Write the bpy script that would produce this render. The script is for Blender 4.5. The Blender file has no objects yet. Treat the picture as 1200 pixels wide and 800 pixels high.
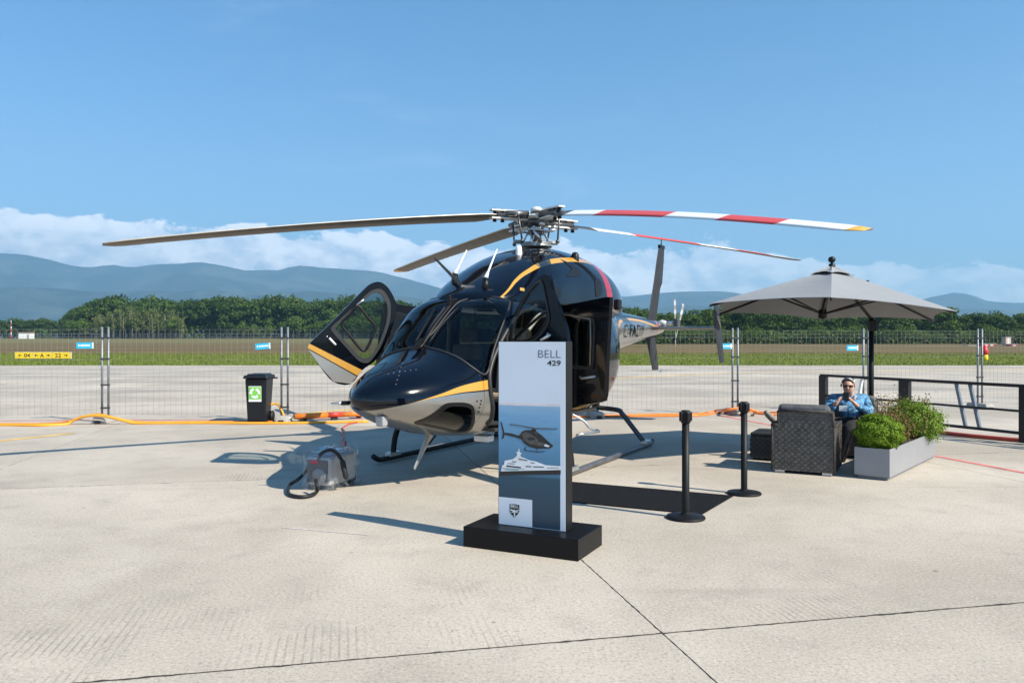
import bpy, math, random
import numpy as np
from mathutils import Vector, Matrix
random.seed(7); rng = np.random.default_rng(7)
sc = bpy.context.scene
COL = sc.collection
R = math.radians

# ---------------------------------------------------------------- camera
F, HOR, EYE = 930.0, 397.0, 1.6          # focal length in photo pixels, horizon row, eye height
cam_d = bpy.data.cameras.new('camera'); cam = bpy.data.objects.new('camera', cam_d); COL.objects.link(cam)
cam.location = (0, 0, EYE); cam.rotation_euler = (R(90), 0, 0)
cam_d.sensor_width = 36; cam_d.lens = F / 1200 * 36; cam_d.shift_y = -3 / 1200
cam_d.clip_start = .05; cam_d.clip_end = 60000
sc.camera = cam
# ---------------------------------------------------------------- light
SUN_EL, SUN_DIR = R(39.5), Vector((.834, -.552, 0)).normalized()
SUN_AZ = math.atan2(SUN_DIR.x, SUN_DIR.y)            # clockwise from +Y
sun_d = bpy.data.lights.new('sun', 'SUN'); sun = bpy.data.objects.new('sun', sun_d); COL.objects.link(sun)
sun_d.energy = 5.0; sun_d.angle = R(.53); sun_d.color = (1, .925, .80)
sv = Vector((SUN_DIR.x * math.cos(SUN_EL), SUN_DIR.y * math.cos(SUN_EL), math.sin(SUN_EL)))
sun.rotation_euler = sv.to_track_quat('Z', 'Y').to_euler(); sun.location = (20, -15, 30)
world = bpy.data.worlds.new('World'); sc.world = world; world.use_nodes = True
sc.view_settings.view_transform = 'Standard'; sc.view_settings.look = 'None'
sc.view_settings.exposure = 1.0; sc.view_settings.gamma = 1
sc.view_settings.use_curve_mapping = False
sc.cycles.use_denoising = True
sc.cycles.volume_bounces = 0; sc.cycles.max_bounces = 8; sc.cycles.transparent_max_bounces = 24
sc.cycles.caustics_reflective = False; sc.cycles.caustics_refractive = False


class NT:
    """short helper for node trees"""
    def __init__(s, tree): s.t = tree; s.n = tree.nodes; s.l = tree.links
    def new(s, kind, **kw):
        n = s.n.new(kind)
        for k, v in kw.items(): setattr(n, k, v)
        return n
    def link(s, a, b): s.l.new(a, b)
    def put(s, sock, v):
        if hasattr(v, 'is_linked') or isinstance(v, bpy.types.NodeSocket): s.l.new(v, sock)
        elif isinstance(v, (tuple, list)) and sock.type == 'RGBA' and len(v) == 3: sock.default_value = (*v, 1)
        else: sock.default_value = v
    def m(s, op, a, b=None, c=None, clamp=False):
        n = s.new('ShaderNodeMath', operation=op); n.use_clamp = clamp
        s.put(n.inputs[0], a)
        if b is not None: s.put(n.inputs[1], b)
        if c is not None: s.put(n.inputs[2], c)
        return n.outputs[0]
    def mix(s, f, a, b, blend='MIX'):
        n = s.new('ShaderNodeMix', data_type='RGBA', blend_type=blend)
        s.put(n.inputs[0], f); s.put(n.inputs[6], a); s.put(n.inputs[7], b)
        return n.outputs[2]
    def step(s, x, lo, hi, a=0., b=1.):
        n = s.new('ShaderNodeMapRange', interpolation_type='SMOOTHSTEP')
        s.put(n.inputs[0], x); s.put(n.inputs[1], lo); s.put(n.inputs[2], hi); s.put(n.inputs[3], a); s.put(n.inputs[4], b)
        return n.outputs[0]
    def noise(s, vec, scale, detail=4, rough=.55, dist=0.):
        n = s.new('ShaderNodeTexNoise')
        if vec is not None: s.link(vec, n.inputs['Vector'])
        n.inputs['Scale'].default_value = scale; n.inputs['Detail'].default_value = detail
        n.inputs['Roughness'].default_value = rough; n.inputs['Distortion'].default_value = dist
        return n.outputs['Fac']
    def scale(s, vec, v, off=(0, 0, 0)):
        n = s.new('ShaderNodeMapping'); s.link(vec, n.inputs[0]); n.inputs['Scale'].default_value = v
        n.inputs['Location'].default_value = off
        return n.outputs[0]


def build_world():
    w = NT(world.node_tree)
    for n in list(w.n): w.n.remove(n)
    sky = w.new('ShaderNodeTexSky', sky_type='NISHITA')
    sky.sun_disc = False; sky.sun_elevation = SUN_EL; sky.sun_rotation = SUN_AZ
    sky.altitude = 400; sky.air_density = 1.0; sky.dust_density = 0.0; sky.ozone_density = 4.0
    tc = w.new('ShaderNodeTexCoord'); d = tc.outputs['Generated']
    sep = w.new('ShaderNodeSeparateXYZ'); w.link(d, sep.inputs[0])
    x, y, z = sep.outputs
    # cumulus band low over the mountains
    n1 = w.noise(w.scale(d, (1, 1, 1.7)), 10.5, 12, .59, .12)
    n2 = w.noise(w.scale(d, (1, 1, 1.7), (.010, -.006, .020)), 10.5, 12, .59, .12)
    big = w.noise(w.scale(d, (1, 1, .3), (3.1, 1.7, 0)), 3.2, 2, .5)
    top = w.m('ADD', w.m('MULTIPLY', x, -.085), w.m('ADD', .126, w.m('MULTIPLY', w.m('SUBTRACT', big, .5), .06)))
    top = w.m('MAXIMUM', w.m('MINIMUM', top, .142), .07)
    rel = w.m('DIVIDE', z, top)
    bias = w.step(rel, .55, 1.45, .34, -.30)
    dens = w.m('ADD', n1, bias)
    cover = w.step(dens, .535, .59)
    relief = w.m('MULTIPLY', w.m('SUBTRACT', n1, n2), 4.6)
    bright = w.m('ADD', w.step(rel, .25, 1.15, .32, .78), relief, clamp=True)
    ccol = w.mix(bright, (5.4, 6.3, 7.9), (13.0, 12.6, 12.6))
    # faint high cirrus
    ci = w.noise(w.scale(d, (1.0, 2.2, 5.0)), 3.0, 7, .6, .8)
    cir = w.m('MULTIPLY', w.step(ci, .56, .78), .08)
    el = w.step(z, .06, .46)
    blue = w.mix(1.0, sky.outputs[0], w.mix(el, (.80, .93, .97), (.46, .86, 1.0)), 'MULTIPLY')
    base = w.mix(cir, blue, (7.0, 7.6, 8.4))
    thin = w.step(x, -.05, .45, .94, .50)
    col = w.mix(w.m('MULTIPLY', cover, thin), base, ccol)
    bg = w.new('ShaderNodeBackground'); w.link(col, bg.inputs[0]); bg.inputs[1].default_value = .088
    out = w.new('ShaderNodeOutputWorld'); w.link(bg.outputs[0], out.inputs[0])
build_world()


# ---------------------------------------------------------------- placing
def P(px, py, d): return Vector(((px - 600) * d / F, d, EYE + (HOR - py) * d / F))
def G(px, py):
    d = F * EYE / (py - HOR); return Vector(((px - 600) * d / F, d, 0))

# ---------------------------------------------------------------- materials
MATS = {}
def mat(name, col, rough=.5, metal=0., var=.12, vscale=6., bump=0., bscale=40., spec=.5, coat=0., trans=0.):
    if name in MATS: return MATS[name]
    m = bpy.data.materials.new(name); m.use_nodes = True; t = NT(m.node_tree)
    b = t.n['Principled BSDF']
    tc = t.new('ShaderNodeTexCoord').outputs['Object']
    f = t.noise(tc, vscale, 5, .6)
    dark = tuple(c * (1 - var) for c in col); lite = tuple(min(1, c * (1 + var)) for c in col)
    t.link(t.mix(t.step(f, .3, .7), dark, lite), b.inputs['Base Color'])
    b.inputs['Metallic'].default_value = metal; b.inputs['Specular IOR Level'].default_value = spec
    b.inputs['Coat Weight'].default_value = coat; b.inputs['Coat Roughness'].default_value = .03
    r = t.m('ADD', rough - .04, t.m('MULTIPLY', t.noise(tc, vscale * 2.3, 4), .08)); t.link(r, b.inputs['Roughness'])
    if trans: b.inputs['Transmission Weight'].default_value = trans
    if bump:
        bn = t.new('ShaderNodeBump'); bn.inputs['Strength'].default_value = bump; bn.inputs['Distance'].default_value = .01
        t.link(t.noise(tc, bscale, 6, .65), bn.inputs['Height']); t.link(bn.outputs[0], b.inputs['Normal'])
    MATS[name] = m; return m

def glass(name, tint, glossy_ior=1.5, tintmix=1.0, wash=0.0):
    """thin pane: tinted see-through plus mirror reflection"""
    if name in MATS: return MATS[name]
    m = bpy.data.materials.new(name); m.use_nodes = True; t = NT(m.node_tree)
    for n in list(t.n): t.n.remove(n)
    tr = t.new('ShaderNodeBsdfTransparent'); tr.inputs[0].default_value = (*tint, 1)
    gl = t.new('ShaderNodeBsdfGlossy'); gl.inputs['Roughness'].default_value = .02
    tc = t.new('ShaderNodeTexCoord').outputs['Object']
    t.link(t.mix(t.noise(tc, 3., 3), (.9, .93, .96), (1, 1, 1)), gl.inputs[0])
    geo = t.new('ShaderNodeNewGeometry'); dp = t.new('ShaderNodeVectorMath', operation='DOT_PRODUCT'); t.link(geo.outputs['Normal'], dp.inputs[0]); t.link(geo.outputs['Incoming'], dp.inputs[1])
    f0 = ((glossy_ior - 1) / (glossy_ior + 1)) ** 2; sch = t.m('POWER', t.m('SUBTRACT', 1.0, t.m('ABSOLUTE', dp.outputs['Value'])), 5.0)
    mx = t.new('ShaderNodeMixShader'); t.link(t.m('ADD', f0, t.m('MULTIPLY', sch, 1 - f0)), mx.inputs[0]); t.link(tr.outputs[0], mx.inputs[1]); t.link(gl.outputs[0], mx.inputs[2])
    res = mx.outputs[0]
    if wash:
        df = t.new('ShaderNodeBsdfDiffuse'); df.inputs[0].default_value = (.75, .77, .8, 1)
        mw = t.new('ShaderNodeMixShader')
        t.link(t.m('MULTIPLY', t.step(t.noise(tc, 9., 5, .6, 1.2), .35, .75), wash), mw.inputs[0])
        t.link(res, mw.inputs[1]); t.link(df.outputs[0], mw.inputs[2]); res = mw.outputs[0]
    o = t.new('ShaderNodeOutputMaterial'); t.link(res, o.inputs[0])
    MATS[name] = m; return m

BLACK = mat('black_metal', (.006, .006, .0065), .42, 0, .15, 5, spec=.3)
BLACKP = mat('black_powder_coat', (.0075, .0075, .008), .5, 0, .15, 9, .15, 300, spec=.25)
RUBBER = mat('black_rubber', (.007, .007, .0075), .6, 0, .2, 8)
STEEL = mat('bare_steel', (.55, .56, .57), .32, .9, .1, 12)
DARKSTEEL = mat('dark_hub_metal', (.12, .12, .125), .38, .6, .25, 14)
HUBWHITE = mat('hub_white_paint', (.62, .63, .62), .4, 0, .15, 14)
GALV = mat('galvanised_tube', (.20, .22, .24), .5, .5, .18, 14)
WHITE = mat('white_paint', (.78, .79, .8), .35, 0, .05, 5)
GOLD = mat('gold_paint', (.52, .27, .045), .3, .1, .06, 4, coat=.6)
SILVER = mat('silver_paint', (.30, .295, .28), .3, .45, .05, 3, coat=.8)
NAVY = mat('navy_paint', (.0016, .0022, .0048), .2, 0, .1, 3, coat=.3, spec=.1)
SEAL = mat('charcoal_seal', (.018, .0185, .02), .5, 0, .15, 10)
LEATHER = mat('beige_leather', (.46, .36, .25), .5, 0, .1, 7, .1, 160)
INTERIOR = mat('dark_interior', (.03, .028, .026), .6, 0, .2, 5)
TAN = mat('tan_trim', (.5, .3, .14), .5, 0, .15, 5)
ORANGE = mat('orange_plastic', (.75, .2, .02), .42, 0, .1, 6)
ORANGERED = mat('orange_red_plastic', (.55, .045, .02), .42, 0, .1, 6)
YELHOSE = mat('yellow_orange_hose', (.78, .33, .02), .42, 0, .08, 5)
WINDG = glass('windscreen_glass', (.10, .125, .14), 1.40)
CLEARG = glass('clear_glass', (.70, .76, .76), 1.18)
DARKG = glass('dark_glass', (.10, .12, .13), 1.4)

# ---------------------------------------------------------------- mesh building
def smooth_pts(pts, n=8, closed=False):
    pts = [Vector(p) for p in pts]
    if len(pts) < 3 or n <= 1: return pts
    out = []; N = len(pts); rngi = range(N if closed else N - 1)
    for i in rngi:
        g = (lambda k: pts[k % N]) if closed else (lambda k: pts[max(0, min(N - 1, k))])
        p0, p1, p2, p3 = g(i - 1), g(i), g(i + 1), g(i + 2)
        for j in range(n):
            t = j / n
            out.append(.5 * ((2 * p1) + (p2 - p0) * t + (2 * p0 - 5 * p1 + 4 * p2 - p3) * t * t + (3 * p1 - p0 - 3 * p2 + p3) * t ** 3))
    if not closed: out.append(pts[-1])
    return out

class MB:
    def __init__(s): s.v = []; s.f = []; s.mi = []; s.sm = []
    def add(s, vs, fs, mi=0, smooth=False):
        o = len(s.v); s.v += [tuple(v) for v in vs]
        for f in fs: s.f.append(tuple(i + o for i in f)); s.mi.append(mi); s.sm.append(smooth)
        return s
    def box(s, c, size, axes=None, mi=0, taper=1.0):
        c = Vector(c); ax = axes or (Vector((1, 0, 0)), Vector((0, 1, 0)), Vector((0, 0, 1)))
        vs = []
        for k in (-1, 1):
            tp = taper if k > 0 else 1
            for j in (-1, 1):
                for i in (-1, 1): vs.append(c + ax[0] * (i * size[0] / 2 * tp) + ax[1] * (j * size[1] / 2 * tp) + ax[2] * (k * size[2] / 2))
        return s.add(vs, [(0, 2, 3, 1), (4, 5, 7, 6), (0, 1, 5, 4), (2, 6, 7, 3), (0, 4, 6, 2), (1, 3, 7, 5)], mi)
    def tube(s, pts, r, seg=8, closed=False, mi=0, cap=True, sm=True, flat=1.0):
        pts = [Vector(p) for p in pts]; N = len(pts)
        rr = r if isinstance(r, (list, tuple)) else [r] * N
        vs = []; nrm = None
        for i in range(N):
            a = pts[(i - 1) % N] if (closed or i > 0) else pts[i]; b = pts[(i + 1) % N] if (closed or i < N - 1) else pts[i]
            t = (b - a)
            t = t.normalized() if t.length > 1e-9 else Vector((0, 0, 1))
            if nrm is None:
                nrm = t.cross(Vector((0, 0, 1)))
                if nrm.length < 1e-3: nrm = t.cross(Vector((0, 1, 0)))
            nrm = (nrm - t * nrm.dot(t)).normalized(); bn = t.cross(nrm)
            for k in range(seg):
                a_ = 2 * math.pi * k / seg
                vs.append(pts[i] + nrm * (math.cos(a_) * rr[i]) + bn * (math.sin(a_) * rr[i] * flat))
        fs = []
        for i in range(N if closed else N - 1):
            for k in range(seg):
                j = (i + 1) % N
                fs.append((i * seg + k, i * seg + (k + 1) % seg, j * seg + (k + 1) % seg, j * seg + k))
        s.add(vs, fs, mi, sm)
        if cap and not closed:
            o = len(s.v) - len(vs)
            s.f.append(tuple(o + k for k in reversed(range(seg)))); s.mi.append(mi); s.sm.append(False)
            s.f.append(tuple(o + (N - 1) * seg + k for k in range(seg))); s.mi.append(mi); s.sm.append(False)
        return s
    def lathe(s, prof, c=(0, 0, 0), seg=24, axis=None, mi=0, sm=True):
        c = Vector(c); ax = Vector(axis or (0, 0, 1)).normalized()
        u = ax.orthogonal().normalized(); w = ax.cross(u); vs = []
        for r, h in prof:
            for k in range(seg):
                a = 2 * math.pi * k / seg; vs.append(c + ax * h + u * (r * math.cos(a)) + w * (r * math.sin(a)))
        fs = []
        for i in range(len(prof) - 1):
            for k in range(seg): fs.append((i * seg + k, i * seg + (k + 1) % seg, (i + 1) * seg + (k + 1) % seg, (i + 1) * seg + k))
        s.add(vs, fs, mi, sm)
        return s
    def prism(s, poly, off, mi=0, mside=None):
        """polygon (list of 3D points) thickened by vector off"""
        poly = [Vector(p) for p in poly]; n = len(poly); off = Vector(off)
        o = len(s.v); s.v += [tuple(p) for p in poly] + [tuple(p + off) for p in poly]
        s.f.append(tuple(o + i for i in range(n))); s.mi.append(mi); s.sm.append(False)
        s.f.append(tuple(o + n + i for i in reversed(range(n)))); s.mi.append(mi if mside is None else mside); s.sm.append(False)
        for i in range(n):
            j = (i + 1) % n; s.f.append((o + i, o + n + i, o + n + j, o + j)); s.mi.append(mi if mside is None else mside); s.sm.append(False)
        return s
    def ring(s, outer, inner, off, mi=0):
        """band between two polygons with the same number of points, thickened"""
        n = len(outer); off = Vector(off); o = len(s.v)
        s.v += [tuple(p) for p in outer] + [tuple(p) for p in inner] + [tuple(Vector(p) + off) for p in outer] + [tuple(Vector(p) + off) for p in inner]
        for i in range(n):
            j = (i + 1) % n
            for f in ((o + i, o + j, o + n + j, o + n + i), (o + 2 * n + i, o + 3 * n + i, o + 3 * n + j, o + 2 * n + j),
                      (o + i, o + 2 * n + i, o + 2 * n + j, o + j), (o + n + i, o + n + j, o + 3 * n + j, o + 3 * n + i)):
                s.f.append(f); s.mi.append(mi); s.sm.append(False)
        return s
    def build(s, name, mats, parent=None, xf=None, bevel=0, world=False):
        me = bpy.data.meshes.new(name); me.from_pydata(s.v, [], s.f)
        if not isinstance(mats, (list, tuple)): mats = [mats]
        for m in mats: me.materials.append(m)
        me.polygons.foreach_set('material_index', s.mi); me.polygons.foreach_set('use_smooth', s.sm)
        me.validate(); me.update()
        if xf is not None: me.transform(xf)
        o = bpy.data.objects.new(name, me); COL.objects.link(o)
        if parent is not None:
            if world:
                r = parent
                mw = Matrix.Identity(4)
                while r is not None: mw = r.matrix_basis @ mw; r = r.parent
                me.transform(mw.inverted())
            o.parent = parent
        if bevel:
            b = o.modifiers.new('bevel', 'BEVEL'); b.width = bevel; b.segments = 2; b.limit_method = 'ANGLE'; b.angle_limit = R(40)
            b.harden_normals = False
        return o

def np_mesh(name, V, Fq, mats, parent=None, mi=None, smooth=False):
    """fast mesh from arrays; Fq is an (n,4) or (n,3) array"""
    me = bpy.data.meshes.new(name); V = np.asarray(V, np.float32); Fq = np.asarray(Fq, np.int32); k = Fq.shape[1]
    me.vertices.add(len(V)); me.vertices.foreach_set('co', V.ravel())
    me.loops.add(Fq.size); me.loops.foreach_set('vertex_index', Fq.ravel())
    me.polygons.add(len(Fq)); me.polygons.foreach_set('loop_start', np.arange(0, Fq.size, k, dtype=np.int32))
    if mi is not None: me.polygons.foreach_set('material_index', np.asarray(mi, np.int32))
    me.polygons.foreach_set('use_smooth', np.full(len(Fq), smooth))
    for m in (mats if isinstance(mats, (list, tuple)) else [mats]): me.materials.append(m)
    me.update(calc_edges=True); me.validate()
    o = bpy.data.objects.new(name, me); COL.objects.link(o)
    if parent is not None: o.parent = parent
    return o

def tag(o, label=None, cat=None, group=None, kind=None):
    if label: o['label'] = label
    if cat: o['category'] = cat
    if group: o['group'] = group
    if kind: o['kind'] = kind
    return o
def thing(name, label, cat, loc=(0, 0, 0), rz=0., group=None):
    o = bpy.data.objects.new(name, None); COL.objects.link(o); o.location = loc; o.rotation_euler = (0, 0, rz)
    o.empty_display_size = .2
    return tag(o, label, cat, group)
def copy_tree(o, parent=None):
    c = o.copy(); COL.objects.link(c)
    if parent is not None: c.parent = parent
    for ch in list(o.children): copy_tree(ch, c)
    return c

def text_mesh(s, offset=0.):
    """letters as flat polygons: (verts in a 0..1 box, faces, aspect)"""
    cu = bpy.data.curves.new('lettering', 'FONT'); cu.body = s; cu.offset = offset; cu.resolution_u = 3
    o = bpy.data.objects.new('lettering', cu); COL.objects.link(o)
    me = bpy.data.meshes.new_from_object(o.evaluated_get(bpy.context.evaluated_depsgraph_get()))
    v = np.array([p.co[:] for p in me.vertices]); fs = [tuple(p.vertices) for p in me.polygons]
    bpy.data.objects.remove(o); bpy.data.curves.remove(cu); bpy.data.meshes.remove(me)
    lo, hi = v.min(0), v.max(0); sz = hi - lo
    return (v[:, :2] - lo[:2]) / sz[:2], fs, sz[0] / sz[1]

# ================================================================ SETTING
U1 = Vector((-.215, .9766, 0)).normalized(); U2 = Vector((.9766, .215, 0)).normalized()
j1 = G(776, 741.3); r0 = j1.dot(U1); c0 = j1.dot(U2)     # crossing of two joints in front of the sign
SL1, SL2 = 5.40, 5.78
def concrete(name, tone=1.0):
    m = bpy.data.materials.new(name); m.use_nodes = True; t = NT(m.node_tree); b = t.n['Principled BSDF']
    geo = t.new('ShaderNodeNewGeometry').outputs['Position']
    inf = t.new('ShaderNodeObjectInfo').outputs['Random']
    big = t.noise(geo, .32, 5, .6, .4); mid = t.noise(geo, 2.6, 6, .65, .3); fine = t.noise(geo, 48., 3, .75)
    sand = t.noise(geo, 110., 3, .8); pit = t.noise(geo, 30., 4, .7)
    c = t.mix(t.step(big, .3, .72), (.365 * tone, .318 * tone, .256 * tone), (.53 * tone, .467 * tone, .385 * tone))
    c = t.mix(t.m('MULTIPLY', t.step(mid, .48, .75), .35), c, (.25 * tone, .225 * tone, .19 * tone))
    c = t.mix(t.m('MULTIPLY', t.step(fine, .54, .66), .6), c, (.20, .17, .135))
    c = t.mix(t.m('MULTIPLY', t.step(sand, .55, .68), .6), c, (.14, .125, .105))
    c = t.mix(t.m('MULTIPLY', t.step(pit, .55, .68), .4), c, (.2, .175, .145)); c = t.mix(t.m('MULTIPLY', t.step(sand, .44, .30), .5), c, (.68, .63, .56))
    c = t.mix(t.m('MULTIPLY', t.step(fine, .46, .32), .5), c, (.66, .60, .52))
    # long rubbed streaks across the far apron
    st = t.noise(t.scale(geo, (.05, .55, 1)), 1.0, 5, .6, .5)
    sep = t.new('ShaderNodeSeparateXYZ'); t.link(geo, sep.inputs[0])
    far = t.step(sep.outputs[1], 14, 22)
    c = t.mix(t.m('MULTIPLY', t.m('MULTIPLY', t.step(st, .5, .66), far), .55), c, (.22, .21, .19))
    # brushed grooves in patches
    rot = t.new('ShaderNodeMapping'); t.link(geo, rot.inputs[0]); rot.inputs['Rotation'].default_value = (0, 0, R(-12)); 
    wv = t.new('ShaderNodeTexWave', wave_type='BANDS', bands_direction='X'); t.link(rot.outputs[0], wv.inputs[0])
    wv.inputs['Scale'].default_value = 7.0; wv.inputs['Distortion'].default_value = .9; wv.inputs['Detail'].default_value = 3; wv.inputs['Detail Scale'].default_value = 3
    sa = t.new('ShaderNodeVectorMath', operation='DOT_PRODUCT'); t.link(geo, sa.inputs[0]); sa.inputs[1].default_value = tuple(U1)
    edge = t.m('FRACT', t.m('DIVIDE', t.m('SUBTRACT', sa.outputs['Value'], r0), SL1))          # place between two cross joints
    pn = t.noise(geo, .75, 4, .6, .5)
    patch = t.m('MULTIPLY', t.m('MULTIPLY', t.step(edge, .30, .03), t.step(pn, .48, .64)), t.step(mid, .30, .55))
    gr = t.m('MULTIPLY', patch, t.step(wv.outputs[0], .62, .98))
    c = t.mix(t.m('MULTIPLY', gr, .5), c, (.17, .15, .125))
    # faint drying marks, tyre smears and patches
    pt = t.noise(geo, .17, 5, .62, 1.2); c = t.mix(t.m('MULTIPLY', t.step(pt, .54, .68), .28), c, (.24, .21, .17)); c = t.mix(t.m('MULTIPLY', t.step(pt, .46, .34), .22), c, (.56, .51, .43))
    ty = t.noise(t.scale(geo, (.12, 1.6, 1)), 1.0, 4, .6, .6); c = t.mix(t.m('MULTIPLY', t.step(ty, .60, .74), .22), c, (.16, .145, .125))
    # small dark spots and oil
    sp = t.noise(geo, 7., 2, .5); c = t.mix(t.m('MULTIPLY', t.step(sp, .74, .8), .7), c, (.1, .09, .08))
    hs = t.new('ShaderNodeHueSaturation'); t.link(c, hs.inputs['Color']); t.link(t.m('ADD', .94, t.m('MULTIPLY', inf, .12)), hs.inputs['Value'])
    t.link(hs.outputs[0], b.inputs['Base Color']); b.inputs['Roughness'].default_value = .82; b.inputs['Specular IOR Level'].default_value = .3
    bn = t.new('ShaderNodeBump'); bn.inputs['Strength'].default_value = .3; bn.inputs['Distance'].default_value = .005
    h = t.m('SUBTRACT', t.m('ADD', t.m('MULTIPLY', fine, .6), t.m('MULTIPLY', sand, .5)), t.m('MULTIPLY', gr, .7)); t.link(h, bn.inputs['Height'])
    t.link(bn.outputs[0], b.inputs['Normal']); return m
CONC = concrete('apron_concrete')
JOINT = mat('joint_filler', (.035, .032, .028), .9, 0, .3, 8)

apron = bpy.data.objects.new('apron', None); COL.objects.link(apron); tag(apron, kind='structure')
# ground sheets: grass field to the horizon, apron round the slabs, joint filler below them
def field_z(y): return -.06 if y < 60 else -.06 + 2.0 * min(1, max(0, (y - 150) / 260)) ** 1.5
FIELD = None
def field_material():
    m = bpy.data.materials.new('airfield_grass'); m.use_nodes = True; t = NT(m.node_tree); b = t.n['Principled BSDF']
    geo = t.new('ShaderNodeNewGeometry').outputs['Position']; sep = t.new('ShaderNodeSeparateXYZ'); t.link(geo, sep.inputs[0])
    n = t.noise(t.scale(geo, (.05, .12, 1)), 1.0, 6, .6, .4); n2 = t.noise(geo, .9, 5, .65); n3 = t.noise(t.scale(geo, (.01, .07, 1)), 1., 5, .6)
    y = t.m('ADD', sep.outputs[1], t.m('MULTIPLY', t.m('SUBTRACT', n, .5), 22))
    green = t.mix(t.step(n2, .3, .7), (.085, .115, .014), (.165, .185, .03))
    dry = t.mix(t.step(n3, .3, .7), (.12, .080, .040), (.165, .122, .056))
    dry = t.mix(t.m('MULTIPLY', t.step(n2, .4, .75), .35), dry, (.12, .13, .05))
    straw = t.mix(t.step(n3, .3, .7), (.17, .14, .07), (.14, .14, .055))
    c = t.mix(t.step(y, 76, 96), green, dry)
    c = t.mix(t.step(y, 190, 280), c, straw)
    t.link(c, b.inputs['Base Color']); b.inputs['Roughness'].default_value = .9; b.inputs['Specular IOR Level'].default_value = .1
    bn = t.new('ShaderNodeBump'); bn.inputs['Strength'].default_value = .8; bn.inputs['Distance'].default_value = .2; t.link(n2, bn.inputs['Height']); t.link(bn.outputs[0], b.inputs['Normal'])
    return m
FIELD = field_material()
ys = [-300, -60, 30, 60, 100, 150, 180, 210, 250, 300, 360, 420, 600, 1500, 4000, 12000]
xs = [-12000, -4000, -1500, -600, -300, -150, 0, 150, 300, 600, 1500, 4000, 12000]
V = [(x, y, field_z(y)) for y in ys for x in xs]; n = len(xs)
Fq = [(j * n + i, j * n + i + 1, (j + 1) * n + i + 1, (j + 1) * n + i) for j in range(len(ys) - 1) for i in range(n - 1)]
tag(np_mesh('grass_field', V, Fq, FIELD, smooth=True), kind='structure')

ra, rb = r0 - 2 * SL1, r0 + 6 * SL1           # slab rows
ca, cb = c0 - 6 * SL2, c0 + 6 * SL2
Q = lambda a, b, z=0: U1 * a + U2 * b + Vector((0, 0, z))
inner = [Q(ra, ca), Q(ra, cb), Q(rb, cb), Q(rb, ca)]
outer = [Vector((-160, -60, 0)), Vector((160, -60, 0)), Vector((160, 48, 0)), Vector((-160, 48, 0))]
b = MB()
for i in range(4):
    j = (i + 1) % 4; b.add([outer[i], outer[j], inner[j], inner[i]], [(0, 1, 2, 3)])
s_ = b.build('apron_surface', CONC, apron)
MB().add([Q(ra - .1, ca - .1, -.0025), Q(ra - .1, cb + .1, -.0025), Q(rb + .1, cb + .1, -.0025), Q(rb + .1, ca - .1, -.0025)], [(0, 1, 2, 3)]).build('joint_filler', JOINT, apron)
# one slab mesh with a worn edge, copied
def slab_mesh():
    g, h_, L, W = .004, .0095, SL1, SL2; r_ = random.Random(3)
    pts = []
    for (a0, b0, a1, b1) in ((h_, g, L - h_, g), (L - h_, g, L - h_, W - g), (L - h_, W - g, h_, W - g), (h_, W - g, h_, g)):
        N = 150
        for k in range(N):
            t = k / N; a, bb = a0 + (a1 - a0) * t, b0 + (b1 - b0) * t
            w = (r_.random() ** 5) * .006
            if k == 0: w = .004
            ca_, cb_ = L / 2 - a, W / 2 - bb
            if abs(a1 - a0) > abs(b1 - b0): bb += math.copysign(w, cb_)
            else: a += math.copysign(w * 2.0, ca_)
            pts.append((a, bb))
    m = len(pts); v = [U1 * a + U2 * bb for a, bb in pts] 
    v2 = [p + Vector((0, 0, -.03)) for p in v]
    bmk = MB(); bmk.add(v + v2, [tuple(range(m))] + [(i, m + i, m + (i + 1) % m, (i + 1) % m) for i in range(m)])
    return bmk
first = None
for i in range(8):
    for j in range(12):
        loc = U1 * (ra + i * SL1) + U2 * (ca + j * SL2)
        if first is None:
            first = slab_mesh().build('concrete_slab', CONC, apron); o = first
            if first.data.polygons[0].normal.z < 0: first.data.flip_normals()
        else:
            o = first.copy(); COL.objects.link(o)
        o.location = loc

# painted lines on the apron
REDLINE = mat('red_line_paint', (.62, .16, .14), .7, 0, .35, 3); YELLOW = mat('yellow_line_paint', (.68, .42, .07), .7, 0, .3, 3)
def line(name, a, b_, w, m, z=.004):
    a, b_ = Vector(a), Vector(b_); d = (b_ - a).normalized(); s = Vector((-d.y, d.x, 0)) * w / 2; up = Vector((0, 0, z))
    tag(MB().add([a - s + up, b_ - s + up, b_ + s + up, a + s + up], [(0, 1, 2, 3)]).build(name, m), kind='structure')
line('red_painted_line', G(845, 487), G(1200, 552) + (G(1200, 552) - G(1000, 514)).normalized() * 6, .085, REDLINE)
line('red_painted_line', G(-200, 494), G(425, 490.5), .08, REDLINE)
line('yellow_painted_line', G(-40, 521), G(87, 507.5), .13, YELLOW)
line('yellow_painted_line', G(340, 486), G(470, 474), .16, YELLOW)
line('yellow_painted_line', G(560, 451), G(850, 437), .26, YELLOW)
line('yellow_painted_line', G(850, 437), G(1500, 429), .26, YELLOW, .005)
line('white_scuff_line', G(330, 618), G(432, 627), .012, mat('chalk', (.62, .6, .56), .9, 0, .3, 9))

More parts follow.
